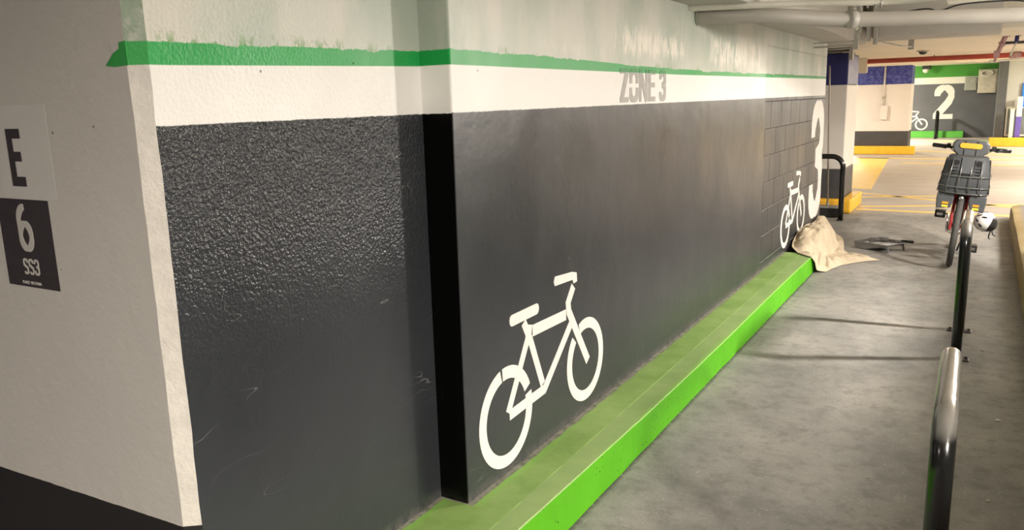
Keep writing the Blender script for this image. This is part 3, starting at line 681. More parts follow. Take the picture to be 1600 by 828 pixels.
# hanging steel strut at the end of the wall bulkhead
hg = thing('pipe_hanger', (-1.04, 8.0, 2.6), 'grey steel strut hanging near the end of the wall bulkhead', 'hanger')
bm = B(); box(bm, -1.075, -1.035, 7.99, 8.02, 2.02, 2.18); box(bm, -1.045, -1.015, 7.98, 8.0, 2.16, 2.599); obj('strut', bm, M_steel, hg, bevel=0.003)
bm = B(); cyl(bm, (-1.06, 7.97, 2.205), (-1.06, 8.02, 2.205), 0.022, 18); obj('bolt', bm, M_pipelt, hg, True)
bm = B(); box(bm, -1.42, -1.075, 8.0, 8.03, 2.05, 2.065); obj('rod', bm, M_steel, hg); bm = B(); box(bm, -1.42, -1.076, 8.0, 8.03, 2.09, 2.10); obj('rod', bm, M_steel, hg)
bk = thing('cable_bracket', (-1.12, 9.5, 2.2), 'dark steel bracket with a sloping rod beside the beam', 'bracket')
bm = B(); box(bm, -1.165, -1.122, 9.55, 9.6, 2.17, 2.42); obj('strut', bm, M_beam, bk, bevel=0.004)
bm = B(); box(bm, -1.09, -1.05, 9.50, 9.56, 2.13, 2.42); obj('channel', bm, M_steel, bk, bevel=0.004)
bm = B(); tube(bm, [(-1.05, 9.53, 2.165), (-0.85, 9.9, 2.12), (-0.82, 10.9, 2.15)], 0.008, 8); box(bm, -0.86, -0.80, 10.88, 10.95, 2.12, 2.268); obj('rod', bm, M_steel, bk)
# steelwork over the first column
bk = thing('pipe_bracket', (-1.75, 11.6, 2.2), 'steel bracket with rods above the nearer column', 'bracket')
bm = B(); box(bm, -2.0, -1.62, 11.70, 11.9, 2.19, 2.268); obj('channel', bm, M_darkst, bk, bevel=0.004)
bm = B(); cyl(bm, (-1.95, 11.66, 2.225), (-1.62, 11.66, 2.232), 0.010, 10); obj('rod', bm, M_pipelt, bk, True); bm = B(); cyl(bm, (-1.95, 11.67, 2.20), (-1.62, 11.67, 2.205), 0.007, 8); obj('rod', bm, M_pipelt, bk, True)
bm = B(); box(bm, -1.62, -1.57, 11.66, 11.75, 2.06, 2.268); box(bm, -1.72, -1.57, 11.76, 11.9, 2.162, 2.185); obj('plate', bm, M_steel, bk, bevel=0.004)
# red sprinkler pipe
rp = thing('sprinkler_pipe', (0, 17, 2.2), 'long red sprinkler pipe crossing under the far ceiling', 'pipe')
bm = B(); cyl(bm, (-2.06, 17, 2.20), (6.5, 17, 2.20), 0.045, 18); obj('pipe_run', bm, M_red, rp, True)
bm = B(); cyl(bm, (0.28, 17, 2.20), (0.46, 17, 2.20), 0.058, 18); obj('coupling', bm, M_rust, rp, True)
bm = B(); box(bm, -2.17, -2.02, 16.93, 17.07, 1.99, 2.262); obj('end_box', bm, M_ceilfar, rp, bevel=0.008, label='cream box at the left end')
for xx in (-0.9, 1.1, 2.6):
    bm = B(); cyl(bm, (xx, 17, 2.24), (xx, 17, 2.268), 0.012, 8); obj('clamp', bm, M_steel, rp, True)
# plum-coloured pipe drops at the right
for nm_, off, lbl in ((0, (0.0, 0, 0), 'plum and white pipe assembly sloping down in front of the red pipe'), (1, (0.115, 0.0, 0.0), 'plum pipe drop with blue fitting at the upper right edge')):
    r = thing('pipe_drop', (0.22 + off[0], 12, 2.265), lbl, 'pipe')
    a = Vector((0.235 + off[0], 12, 2.44)); a2 = Vector((0.150 + off[0], 12, 2.30))
    bm = B(); cyl(bm, a, a2, 0.042, 14); obj('upper_run', bm, M_rust, r, True)
    bm = B(); tube(bm, [a2 + (a - a2) * .06, a2 - (a - a2) * .10], 0.052, 14); obj('flange', bm, simple('dark_plum_paint', (0.10, 0.05, 0.08), 0.4), r, True)
    if nm_ == 0:
        b2 = Vector((0.105, 12, 2.175)); b3 = Vector((0.062, 12, 2.05))
        bm = B(); cyl(bm, a2, b2, 0.030, 12); obj('middle_run', bm, M_rust, r, True)
        bm = B(); tube(bm, [b2 + Vector((.008, 0, .012)), b2 - Vector((.008, 0, .012))], 0.042, 12); obj('flange', bm, M_rust, r, True)
        bm = B(); cyl(bm, b2, b3, 0.028, 12); box(bm, b3.x - .035, b3.x + .03, 11.97, 12.03, b3.z - .03, b3.z + .05); obj('lower_run', bm, M_rust, r, True, autos=40)
        bm = B(); cyl(bm, b3 + Vector((0.0, 0, -.02)), b3 + Vector((-.02, 0, -.085)), 0.016, 10); obj('nozzle', bm, M_rust, r, True)
    else:
        bm = B(); cyl(bm, (0.262, 12, 2.275), (0.258, 12, 2.19), 0.024, 12); obj('fitting', bm, M_blue, r, True, label='navy fitting')
        bm = B(); cyl(bm, (0.258, 12, 2.19), (0.205, 12, 2.03), 0.010, 10); obj('lower_run', bm, M_pipelt, r, True)
bm = B(); tube(bm, smoothpath([(-0.02, 14.0, 2.03), (0.15, 14.0, 2.035), (0.5, 14.0, 2.055), (1.2, 14.0, 2.12), (2.4, 14.0, 2.2)]), 0.016, 10)
tube(bm, [(2.4, 14, 2.2), (2.4, 14, 2.27)], 0.01, 8)
setp(obj('conduit', bm, M_pipelt, loc=(0.5, 14, 2.06), smooth=True), 'thin cream conduit below the red pipe at the right', 'pipe')
bm = B(); box(bm, 0.09, 3.0, 13.4, 13.5, 2.235, 2.269); setp(obj('cable_tray', bm, M_darkst, loc=(1, 13.45, 2.25)), 'dark cable tray against the ceiling at the right edge', 'tray')
# small dome detector and camera-like fittings
dt = thing('smoke_detector', (-0.96, 15, 2.27), 'small dark round detector on the cream ceiling', 'detector')
bm = B(); lathe(bm, [(0, 0), (0.10, 0), (0.10, -0.012), (0.06, -0.02)], Matrix.Translation((-0.96, 15, 2.269))); obj('base', bm, M_steel, dt, True)
bm = B(); lathe(bm, [(0.065, -0.012), (0.06, -0.04), (0.03, -0.06), (0, -0.064)], Matrix.Translation((-0.96, 15, 2.269))); obj('dome', bm, M_darkst, dt, True)
dt = thing('security_camera', (-1.93, 31.6, 2.4), 'white dome camera on a black mount above the far wall', 'camera')
bm = B(); box(bm, -2.0, -1.75, 31.5, 31.9, 2.33, 2.449); obj('mount', bm, M_darkst, dt, bevel=0.01)
bm = B(); lathe(bm, [(0.09, 0), (0.09, -0.06), (0.06, -0.11), (0, -0.13)], Matrix.Translation((-1.9, 31.6, 2.33))); obj('dome', bm, M_colw, dt, True)

# ---------------------------------------------------------------- lamps (fixtures hang below the slab)
LAMP_LABELS = ['short white lamp hung right of the second bike rack', 'short white lamp hung behind the camera on the right', 'added long white batten lamp behind the camera on the left, filling the wall end',
    'added long white batten lamp right of the parked bike', 'added long white batten lamp near the right end of the red pipe', 'added short white lamp hidden behind the charcoal wall, left of the lane',
    'added short white lamp on the right before the lobby kerb', 'added short white lamp hidden behind the farther column', 'added short white lamp over the right-hand lobby kerb']
M_tube = glow('lit_tube', (1.0, 0.86, 0.70, 1), 6.0)
for i, (x, y, z, ln_, wt) in enumerate(LAMPS):
    zc = 2.6 if y < 10.3 else (2.27 if y < 23.2 else 2.45)
    r = thing('ceiling_lamp', (x, y, z), LAMP_LABELS[i], 'lamp', 'white lamps under the garage ceiling')
    bm = B(); box(bm, x - ln_ / 2 - .02, x + ln_ / 2 + .02, y - .06, y + .06, z + .02, z + .055); obj('housing', bm, M_colw, r, bevel=0.008)
    if zc - z > 0.1:
        for sx in (-.37 * ln_, .37 * ln_): bm = B(); cyl(bm, (x + sx, y, z + .056), (x + sx, y, zc - 0.001), 0.006, 8); obj('rod', bm, M_steel, r, True)
    bm = B(); cyl(bm, (x - ln_ / 2, y, z + .004), (x + ln_ / 2, y, z + .004), 0.013, 12); obj('tube', bm, M_tube, r, True)
    if ln_ < 0.5:      # short fitting: point light added so it also shines sideways
        pd = bpy.data.lights.new('side_fill_light', 'POINT'); pd.shadow_soft_size = 0.07; pd.energy = wt * 0.36; pd.color = WARM if y > 12 else MILD
        po = bpy.data.objects.new('side_fill_light', pd); C.objects.link(po); po.parent = r; po.location = (0, 0, -0.09)
    if True: ld = bpy.data.lights.new('tube_light', 'AREA'); ld.shape = 'RECTANGLE'; ld.size = ln_; ld.size_y = 0.05
    ld.energy = wt * (0.72 if ln_ < 0.5 else 1.0); ld.color = WARM if y > 12 else MILD
    lo = bpy.data.objects.new('tube_light', ld); C.objects.link(lo); lo.parent = r; lo.location = (0, 0, -0.012)

# ---------------------------------------------------------------- bike racks
M_bolt = simple('rusty_bolt', (0.12, 0.09, 0.07), 0.5, 0.5)
def hoop_path(a, b_, h, rad, n=10):
    a = Vector((a[0], a[1], 0)); b_ = Vector((b_[0], b_[1], 0)); d = (b_ - a).normalized()
    P = [a + Vector((0, 0, z)) for z in (0.006, 0.2, 0.4, h - rad - 0.02)]
    for k in range(n + 1):
        t = math.pi / 2 * k / n; P.append(a + d * rad * (1 - math.cos(t)) + Vector((0, 0, h - rad + rad * math.sin(t))))
    L = (b_ - a).length
    for q in (0.33, 0.66): P.append(a + d * (rad + (L - 2 * rad) * q) + Vector((0, 0, h)))
    for k in range(n + 1):
        t = math.pi / 2 * (1 - k / n); P.append(b_ - d * rad * (1 - math.cos(t)) + Vector((0, 0, h - rad + rad * math.sin(t))))
    P += [b_ + Vector((0, 0, z)) for z in (h - rad - 0.02, 0.4, 0.2, 0.006)]
    return P
def rack(a, b_, h, label, rad=0.13, r=0.030, mat=M_rack):
    t = thing('bike_rack', ((a[0] + b_[0]) / 2, (a[1] + b_[1]) / 2, 0), label, 'rack')
    bm = B(); tube(bm, hoop_path(a, b_, h - r, rad), r, 24); obj('hoop', bm, mat, t, True)
    d = Vector((b_[0] - a[0], b_[1] - a[1], 0)).normalized(); n = Vector((-d.y, d.x, 0))
    for p in (a, b_):
        bm = B(); p = Vector((p[0], p[1], 0)); M = Matrix(((d.x, n.x, 0, p.x), (d.y, n.y, 0, p.y), (0, 0, 1, 0), (0, 0, 0, 1)))
        box(bm, -0.04, 0.04, -0.075, 0.075, 0.0, 0.007, M=M); pl = obj('foot_plate', bm, M_darkst, t, bevel=0.003)
        for s_ in (-1, 1):
            bm = B(); q = p + n * s_ * 0.056; cyl(bm, q + Vector((0, 0, 0.0071)), q + Vector((0, 0, 0.022)), 0.007, 6); obj('bolt', bm, M_bolt, pl)
    return t
rack((-0.030, 2.20), (-0.036, 2.90), 0.85, 'nearest black hoop bike rack, cut off by the bottom edge')
rack((-0.048, 5.50), (-0.045, 6.18), 0.868, 'black hoop bike rack standing in front of the parked bike')
rack((-1.545, 11.15), (-2.35, 11.15), 0.865, 'matte black hoop bike rack behind the cloth at the end of the wall', 0.14, 0.033, M_blackp)
rack((-1.42, 30.9), (-1.41, 31.5), 0.95, 'distant black hoop bike rack in front of the big white 2', 0.13, 0.040, M_blackp)

# ---------------------------------------------------------------- broom by the wall end
br = thing('broom', (-1.76, 11.35, 0), 'long-handled broom with dark head leaning beside the wall end', 'broom')
bm = B(); tube(bm, [(-1.752, 11.42, 0.14), (-1.835, 11.62, 1.8), (-1.85, 11.66, 2.0)], 0.011, 10); obj('handle', bm, simple('pole_metal', (0.42, 0.38, 0.33), 0.4, 0.3), br, True)
bm = B()
prism(bm, [(-1.90, 0.010), (-1.60, 0.010), (-1.585, 0.03), (-1.60, 0.125), (-1.86, 0.125), (-1.89, 0.10)], lambda u, v: (u, 11.36, v), lambda u, v: (u, 11.48, v)); obj('brush', bm, simple('dark_bristle', (0.02, 0.02, 0.02), 0.8, bump=0.5, bscale=200), br)
bm = B(); box(bm, -1.88, -1.61, 11.35, 11.49, 0.126, 0.155); cyl(bm, (-1.752, 11.42, 0.155), (-1.755, 11.428, 0.20), 0.018, 12); obj('head_block', bm, M_steel, br, bevel=0.004)

# ---------------------------------------------------------------- drop cloth
s = NT('canvas_cloth')
wv = s.noise(220, 2); col = s.mix(s.ss(s.noise(6, 4), 0.35, 0.65), (0.50, 0.41, 0.29, 1), (0.57, 0.48, 0.35, 1))
M_cloth = s.out(col, 0.9, 0, s.bump(wv, 0.25, 0.002), 0.2)
def ground(x, y): return 0.165 if (x < -1.297 and y < 7.815) else 0.0
out = [(-1.53, 7.98, .19), (-1.44, 7.78, .172), (-1.36, 7.68, .170), (-1.29, 7.62, .168), (-1.262, 7.66, .12), (-1.25, 7.72, .03), (-1.185, 7.80, .004), (-1.16, 7.93, .004), (-1.10, 8.16, .004), (-1.02, 8.29, .006),
       (-0.93, 8.42, .006), (-0.80, 8.56, .004), (-0.94, 8.66, .006), (-1.08, 8.74, .008), (-1.17, 8.86, .02), (-1.21, 9.1, .02), (-1.27, 9.5, .02), (-1.36, 9.80, .02), (-1.50, 9.86, .04), (-1.566, 9.70, .26), (-1.566, 9.3, .24), (-1.566, 8.85, .28), (-1.566, 8.40, .26), (-1.555, 8.15, .22)]
ctr = Vector((-1.34, 8.62, 0))
def hump(x, y):
    a = math.exp(-(((x + 1.42) / 0.135) ** 6 + ((y - 8.62) / 0.50) ** 6)) * 0.27
    b2 = math.exp(-(((x + 1.42) / 0.13) ** 2 + ((y - 8.10) / 0.30) ** 2)) * 0.22
    c2 = math.exp(-(((x + 1.50) / 0.12) ** 2 + ((y - 9.45) / 0.30) ** 2)) * 0.26
    return max(a, b2, c2)
bm = B(); NA, NR = 240, 60; n_o = len(out); rings = []
ring0 = []
for k in range(NA):
    q = k / NA * n_o; i = int(q); f = q - i
    p0, p1, p2, p3 = [Vector(out[(i + d) % n_o]) for d in (-1, 0, 1, 2)]
    ring0.append(p1.lerp(p2, f) * 0.5 + 0.5 * (0.5 * ((2 * p1) + (-p0 + p2) * f + (2 * p0 - 5 * p1 + 4 * p2 - p3) * f * f + (-p0 + 3 * p1 - 3 * p2 + p3) * f ** 3)))
grid = []
for j in range(NR + 1):
    r = j / NR; row = []
    for k in range(NA):
        o_ = ring0[k]; x = ctr.x + (o_.x - ctr.x) * r; y = ctr.y + (o_.y - ctr.y) * r
        wgt = r ** 7
        g0 = 0.165 / (1 + math.exp((x + 1.285) / 0.012)) / (1 + math.exp((y - 7.86) / 0.03))
        an = 2 * math.pi * k / NA
        fold = 0.045 * (1 - abs(noise.noise(Vector((an * 2.2, r * 1.1, 1.0))) * 2.2)) * r * (1 - r ** 8)
        fold += 0.045 * abs(noise.noise(Vector((x * 8 + y * 3, y * 4.5, 7)))) + 0.012 * abs(noise.noise(Vector((x * 20, y * 11, 2))))
        z = max(g0, hump(x, y)) + fold + 0.01
        z = z * (1 - wgt) + o_.z * wgt
        z = max(z, (0.168 if (x < -1.29 and y < 7.83) else 0.004))
        row.append(Vector((max(x, -1.572), y, z)))
    grid.append(row)
top = [bm.verts.new(grid[0][0])]; prev = None
for j in range(1, NR + 1):
    vs = [bm.verts.new(p) for p in grid[j]]
    for k in range(NA):
        k2 = (k + 1) % NA
        if prev is None: bm.faces.new((top[0], vs[k], vs[k2]))
        else: bm.faces.new((prev[k], vs[k], vs[k2], prev[k2]))
    prev = vs
cl = setp(obj('drop_cloth', bm, M_cloth, loc=(-1.34, 8.62, 0), smooth=True), 'crumpled beige drop cloth heaped at the end of the green kerb', 'cloth')
sm_ = cl.modifiers.new('solid', 'SOLIDIFY'); sm_.thickness = 0.003; sm_.offset = 1

# ---------------------------------------------------------------- paint tray and roller frame
M_tray = simple('grey_tray_plastic', (0.22, 0.22, 0.22), 0.4, 0.2, var=0.1, scale=40)
M_dry = simple('dried_white_paint', (0.72, 0.72, 0.70), 0.4, var=0.15, scale=60)
tr = thing('paint_tray', (-0.875, 9.20, 0), 'grey paint tray on short legs lying on the floor by the cloth', 'tray', rot=(0, 0, math.radians(-31)))
# local: x along the tray (deep end at -x), y across
bm = B(); L0, L1, W_, hz = -0.20, 0.20, 0.145, 0.078
outl = [(L0, 0.004), (L0 + 0.13, 0.004), (L1, 0.058)]
prof = [(L0 - .004, hz), (L0 + .012, .006), (L0 + .13, .006), (L1 - .012, .058), (L1, hz)]
for off, flip in ((0.0, 1), (0.0025, -1)):
    rr_ = [[bm.verts.new((x, sgn * (W_ - (0.012 if 0 < i < 4 else 0)) , z + off)) for sgn in (-1, 1)] for i, (x, z) in enumerate(prof)]
    for a, b_ in zip(rr_, rr_[1:]): bm.faces.new((a[0], a[1], b_[1], b_[0]))
    for sgn in (0, 1):
        rim = [bm.verts.new((x, (-1, 1)[sgn] * W_, hz + off)) for x, z in prof]
        for i in range(4): bm.faces.new((rr_[i][sgn], rr_[i + 1][sgn], rim[i + 1], rim[i]))
obj('basin', bm, M_tray, tr)
bm = B(); tube(bm, [Vector(p + (hz,)) for p in rounded(L0 - .006, L1 + .004, -W_ - .004, W_ + .004, .03)] , 0.006, 8, closed=True); obj('rim', bm, M_tray, tr, True)
bm = B(); box(bm, L0 + .02, L0 + .125, -W_ + .02, W_ - .02, .009, .055); 
for k in range(7): box(bm, L0 + .14 + k * .03, L0 + .150 + k * .03, -W_ + .03, W_ - .03, .020 + k * .006, .055 + k * .003)
obj('paint_residue', bm, M_dry, tr, bevel=0.003, label='dried white paint')
for sy in (-1, 1):
    bm = B(); prism(bm, [(L1 - .05, .062), (L1 + .0, .070), (L1 + .012, .0), (L1 - .004, .0), (L1 - .012, .045), (L1 - .05, .048)], lambda u, v: (u, sy * (W_ - .02) - .008, v), lambda u, v: (u, sy * (W_ - .02) + .008, v)); obj('leg', bm, M_tray, tr)
rl = thing('paint_roller', (-0.69, 9.3, 0.078), 'black-handled paint roller resting on the right end of the tray', 'roller')
bm = B(); tube(bm, smoothpath([(-0.80, 9.22, 0.105), (-0.74, 9.20, 0.105), (-0.72, 9.22, 0.100), (-0.70, 9.27, 0.092), (-0.665, 9.28, 0.088)]), 0.004, 8); obj('frame', bm, M_darkst, rl, True)
bm = B(); tube(bm, [(-0.672, 9.28, 0.086), (-0.65, 9.28, 0.085), (-0.60, 9.28, 0.083), (-0.56, 9.28, 0.081), (-0.55, 9.28, 0.08)], [0.010, 0.016, 0.014, 0.017, 0.012], 12); obj('handle', bm, M_darkst, rl, True)
bm = B(); cyl(bm, (-0.88, 9.13, 0.115), (-0.80, 9.22, 0.105), 0.026, 16); cyl(bm, (-0.95, 9.05, 0.115), (-0.88, 9.13, 0.115), 0.026, 16); obj('roller_sleeve', bm, simple('roller_nap', (0.20, 0.19, 0.18), 0.9), rl, True)

# ---------------------------------------------------------------- parked bike (built facing -y, wheel contact at the local origin)
M_tyre = simple('tyre_rubber', (0.055, 0.052, 0.048), 0.75, var=0.2, scale=60, bump=0.4, bscale=300)
M_rim = simple('alloy_rim', (0.5, 0.5, 0.5), 0.25, 0.9)
M_redf = simple('dark_red_frame', (0.30, 0.018, 0.018), 0.3, var=0.1)
M_plast = simple('grey_moulded_plastic', (0.058, 0.063, 0.068), 0.5, var=0.08, scale=20)
M_plast2 = simple('slate_moulded_plastic', (0.085, 0.09, 0.096), 0.45, var=0.08, scale=20)
M_blk = simple('black_plastic', (0.012, 0.012, 0.012), 0.4)
M_pad = simple('amber_pad', (0.80, 0.40, 0.03), 0.5, var=0.05)
M_refl = simple('amber_reflector', (0.70, 0.30, 0.02), 0.25); M_refl2 = simple('yellow_reflector', (0.75, 0.55, 0.05), 0.25)
M_chr = simple('bright_alloy', (0.62, 0.60, 0.58), 0.2, 0.95)
BK = thing('bicycle', (-0.195, 8.52, 0.0), 'grey and dark red share bike with front basket parked beside the second rack', 'bicycle', rot=(0, math.radians(5.2), 0))
ORG[BK.name] = Vector((0, 0, 0))
WR = 0.335; WB = 1.06
def wheel(yc, nm, flare=0):
    bm = B(); torus(bm, (0, yc, WR), (1, 0, 0), WR - 0.027, 0.027, 56, 12); wv_ = obj(nm, bm, M_tyre, BK, True)
    bm = B(); torus(bm, (0, yc, WR), (1, 0, 0), WR - 0.060, 0.011, 56, 8); obj('rim', bm, M_rim, wv_, True)
    bm = B(); cyl(bm, (-0.055, yc, WR), (0.055, yc, WR), 0.022 if not flare else 0.05, 20); torus(bm, (-.03, yc, WR), (1, 0, 0), .028, .006, 20, 6); torus(bm, (.03, yc, WR), (1, 0, 0), .028, .006, 20, 6); obj('hub', bm, M_chr, wv_, True)
    bm = B()
    for k in range(28):
        a = 2 * math.pi * k / 28; sx = 0.028 if k % 2 else -0.028
        cyl(bm, (sx, yc + .026 * math.cos(a + .5), WR + .026 * math.sin(a + .5)), (0, yc + (WR - .066) * math.cos(a), WR + (WR - .066) * math.sin(a)), 0.0013, 5)
    obj('spokes', bm, M_rim, wv_)
wheel(0, 'front_wheel'); wheel(WB, 'rear_wheel', 1)
# front fork: dark red blades
for sx in (-1, 1):
    bm = B(); tube(bm, smoothpath([(sx * .052, 0.0, WR), (sx * .052, 0.03, WR + .12), (sx * .050, .10, WR + .32), (sx * .04, .125, WR + .395)]), [0.012] * 6 + [.015] * 6 + [.018] * 7, 10); obj('fork_blade', bm, M_redf, BK, True)
    bm = B(); cyl(bm, (sx * .056, 0, WR), (sx * .085, 0, WR), 0.010, 8); cyl(bm, (sx * .064, 0, WR), (sx * .072, 0, WR), 0.017, 6); obj('axle_nut', bm, M_chr, BK)
bm = B(); box(bm, -.055, .055, .10, .15, WR + .385, WR + .425); obj('fork_crown', bm, M_redf, BK, bevel=0.01)
# mudguards
def guard(yc, a0, a1, nm):
    bm = B(); rr_ = []
    for k in range(25):
        a = math.radians(a0 + (a1 - a0) * k / 24); row = []
        for sx, dr_ in ((-.036, -.012), (-.026, .004), (0, .010), (.026, .004), (.036, -.012)):
            r_ = WR + .018 + dr_; row.append(bm.verts.new((sx, yc + r_ * math.cos(a), WR + r_ * math.sin(a))))
        rr_.append(row)
    for a, b_ in zip(rr_, rr_[1:]):
        for i in range(4): bm.faces.new((a[i], a[i + 1], b_[i + 1], b_[i]))
    o = obj(nm, bm, M_blk, BK, True); m = o.modifiers.new('s', 'SOLIDIFY'); m.thickness = 0.003
guard(0, 5, 95, 'front_mudguard'); guard(WB, -5, 160, 'rear_mudguard')
# frame
bm = B()
H0, H1 = Vector((0, .145, .79)), Vector((0, .20, .98)); BBk = Vector((0, .60, .255)); ST = Vector((0, .76, .72)); RH = Vector((0, WB, WR))
tube(bm, [Vector((0, .14, .755)), H1], 0.024, 14)
tube(bm, smoothpath([H0 + Vector((0, 0, .06)), (0, .30, .60), (0, .45, .40), BBk]), 0.030, 14); tube(bm, [BBk, ST], 0.020, 14)
tube(bm, smoothpath([H0, (0, .36, .45), (0, .55, .36), (0, .66, .44)]), 0.017, 10)
for sx in (-1, 1):
    tube(bm, [BBk + Vector((sx * .03, 0, 0)), (sx * .06, WB - .1, WR - .005), (sx * .065, WB, WR)], 0.011, 8); tube(bm, [ST - Vector((0, 0, .05)), (sx * .05, WB - .1, WR + .15), (sx * .065, WB, WR)], 0.009, 8)
obj('frame', bm, M_redf, BK, True)
bm = B(); cyl(bm, BBk - Vector((.06, 0, 0)), BBk + Vector((.06, 0, 0)), .026, 16); cyl(bm, BBk + Vector((.045, 0, 0)), BBk + Vector((.05, 0, 0)), .09, 28); obj('bottom_bracket', bm, M_chr, BK, True, autos=30)
bm = B(); prism(bm, rounded(BBk.y - .12, WB + .06, .26, .41, .06), lambda u, v: (.064, u, v), lambda u, v: (.080, u, v)); obj('chain_guard', bm, M_blk, BK)
def crank(sx, up):
    tip = BBk + Vector((sx * .095, 0.02 * up, .152 * up)); bm = B(); tube(bm, [BBk + Vector((sx * .082, 0, 0)), tip], [.016, .012], 10, flat=.6); cr_ = obj('crank_arm', bm, M_chr, BK, True)
    bm = B(); box(bm, *(sorted((tip.x + sx * .022, tip.x + sx * .118))), tip.y - .055, tip.y + .055, tip.z - .038, tip.z + .034); cyl(bm, tip, tip + Vector((sx * .03, 0, 0)), .008, 8)
    obj('pedal', bm, M_blk, cr_, bevel=0.012)
    bm = B(); xs_ = sorted((tip.x + sx * .045, tip.x + sx * .100)); box(bm, xs_[0], xs_[1], tip.y - .059, tip.y - .0555, tip.z - .014, tip.z + .012); obj('reflector', bm, M_chr, cr_)
crank(-1, 1); crank(1, -1)
bm = B(); tube(bm, [ST - Vector((0, .01, .06)), ST + Vector((0, .05, .20))], .015, 12); obj('seat_post', bm, M_chr, BK, True)
bm = B()
sad = [(.0, .03, .045), (.08, .035, .05), (.16, .07, .055), (.23, .10, .055), (.27, .095, .045)]
rr_ = []
for yy, hw, th in sad:
    row = [bm.verts.new((hw * math.cos(a), ST.y - .10 + yy, ST.z + .215 + th * .5 * math.sin(a))) for a in [2 * math.pi * k / 14 for k in range(14)]]; rr_.append(row)
for a, b_ in zip(rr_, rr_[1:]):
    for i in range(14): bm.faces.new((a[i], a[(i + 1) % 14], b_[(i + 1) % 14], b_[i]))
bm.faces.new(rr_[0]); bm.faces.new(rr_[-1]); obj('saddle', bm, M_blk, BK, True)
# kickstand
bm = B(); tube(bm, [(0.05, .74, .30), (0.07, .80, .17), (0.04, .86, 0.002)], .009, 8); obj('kickstand', bm, M_blk, BK, True)
# stem and handlebar
bm = B(); tube(bm, [H1, (0, .225, 1.06), (0, .20, 1.10)], .019, 12); obj('stem', bm, M_blk, BK, True)
bm = B(); tube(bm, smoothpath([(-.27, .34, 1.095), (-.20, .30, 1.10), (-.13, .22, 1.09), (-.05, .19, 1.085), (.05, .19, 1.085), (.13, .22, 1.09), (.20, .30, 1.10), (.27, .34, 1.095)]), .012, 10); obj('handlebar', bm, M_blk, BK, True)
for sx in (-1, 1):
    bm = B(); tube(bm, [(sx * .205, .305, 1.098), (sx * .25, .325, 1.095), (sx * .322, .37, 1.095)], [.017, .020, .021], 12); obj('grip', bm, M_blk, BK, True)
    bm = B(); tube(bm, smoothpath([(sx * .19, .265, 1.10), (sx * .21, .225, 1.085), (sx * .25, .235, 1.09), (sx * .30, .27, 1.10)]), .007, 8); box(bm, *sorted((sx * .17, sx * .205)), .235, .30, 1.085, 1.128); obj('brake_lever', bm, M_blk, BK, bevel=0.004)
    bm = B(); tube(bm, smoothpath([(sx * .175, .24, 1.09), (sx * .14, .14, 1.07), (sx * .07, .10, 1.02), (sx * .03, .10, .96)]), .004, 6); obj('brake_cable', bm, M_blk, BK, True)
# console above the basket
bm = B()
pr = [(-.158, 1.120), (-.150, 1.158), (-.118, 1.180), (.0, 1.185), (.118, 1.178), (.148, 1.158), (.158, 1.115), (.145, 1.075), (.105, 1.040), (.05, 1.024), (-.045, 1.024), (-.10, 1.040), (-.142, 1.078)]
prism(bm, pr, lambda u, v: (u, .16, v), lambda u, v: (u * .94, .055, v)); con = obj('console', bm, M_plast2, BK, bevel=0.012, seg=3)
bm = B(); prism(bm, rounded(-.092, .092, 1.108, 1.156, .022), lambda u, v: (u, .054, v), lambda u, v: (u, .044, v)); obj('pad', bm, M_pad, con, bevel=0.003, label='amber front pad')
for q in ((-.058, -.042, 1.162, 1.172), (.042, .058, 1.162, 1.172), (-.047, .043, 1.030, 1.036), (-.054, -.048, 1.02, 1.10), (.044, .05, 1.02, 1.10)):
    bm = B(); box(bm, q[0], q[1], .048, .0542, q[2], q[3]); obj('seam', bm, M_blk, con)
# basket: moulded front shell
def bshell(z):  # half width, front y
    t = (z - .70) / .31; return (.200 - .030 * t ** 2 * 1.0 - .002, -.14 - .03 * math.sin(t * 2.6))
bm = B(); rows = []
NZ = 10
for k in range(NZ + 1):
    z = (.70 + .345 * k / NZ); hw, fy = bshell(z); row = []
    for t in [i / 14 for i in range(15)]:
        x_ = -hw + 2 * hw * t; e = abs(2 * t - 1); yy = fy + .055 * e ** 4 + (0.0 if k < NZ else .02)
        row.append(bm.verts.new((x_, yy, z)))
    rows.append(row)
for a, b_ in zip(rows, rows[1:]):
    for i in range(14): bm.faces.new((a[i], a[i + 1], b_[i + 1], b_[i]))
# sides and floor
backs = [[bm.verts.new((sgn * bshell((.70 + .345 * k / NZ))[0] * .9, .13, (.70 + .345 * k / NZ))) for k in range(NZ + 1)] for sgn in (-1, 1)]
for si, col_i in ((0, 0), (1, 14)):
    for k in range(NZ): bm.faces.new((rows[k][col_i], rows[k + 1][col_i], backs[si][k + 1], backs[si][k]))
bm.faces.new(rows[0] + [backs[1][0], backs[0][0]])
bm.faces.new(rows[NZ] + [backs[1][NZ], backs[0][NZ]])
bsk = obj('basket', bm, M_plast, BK, autos=40)
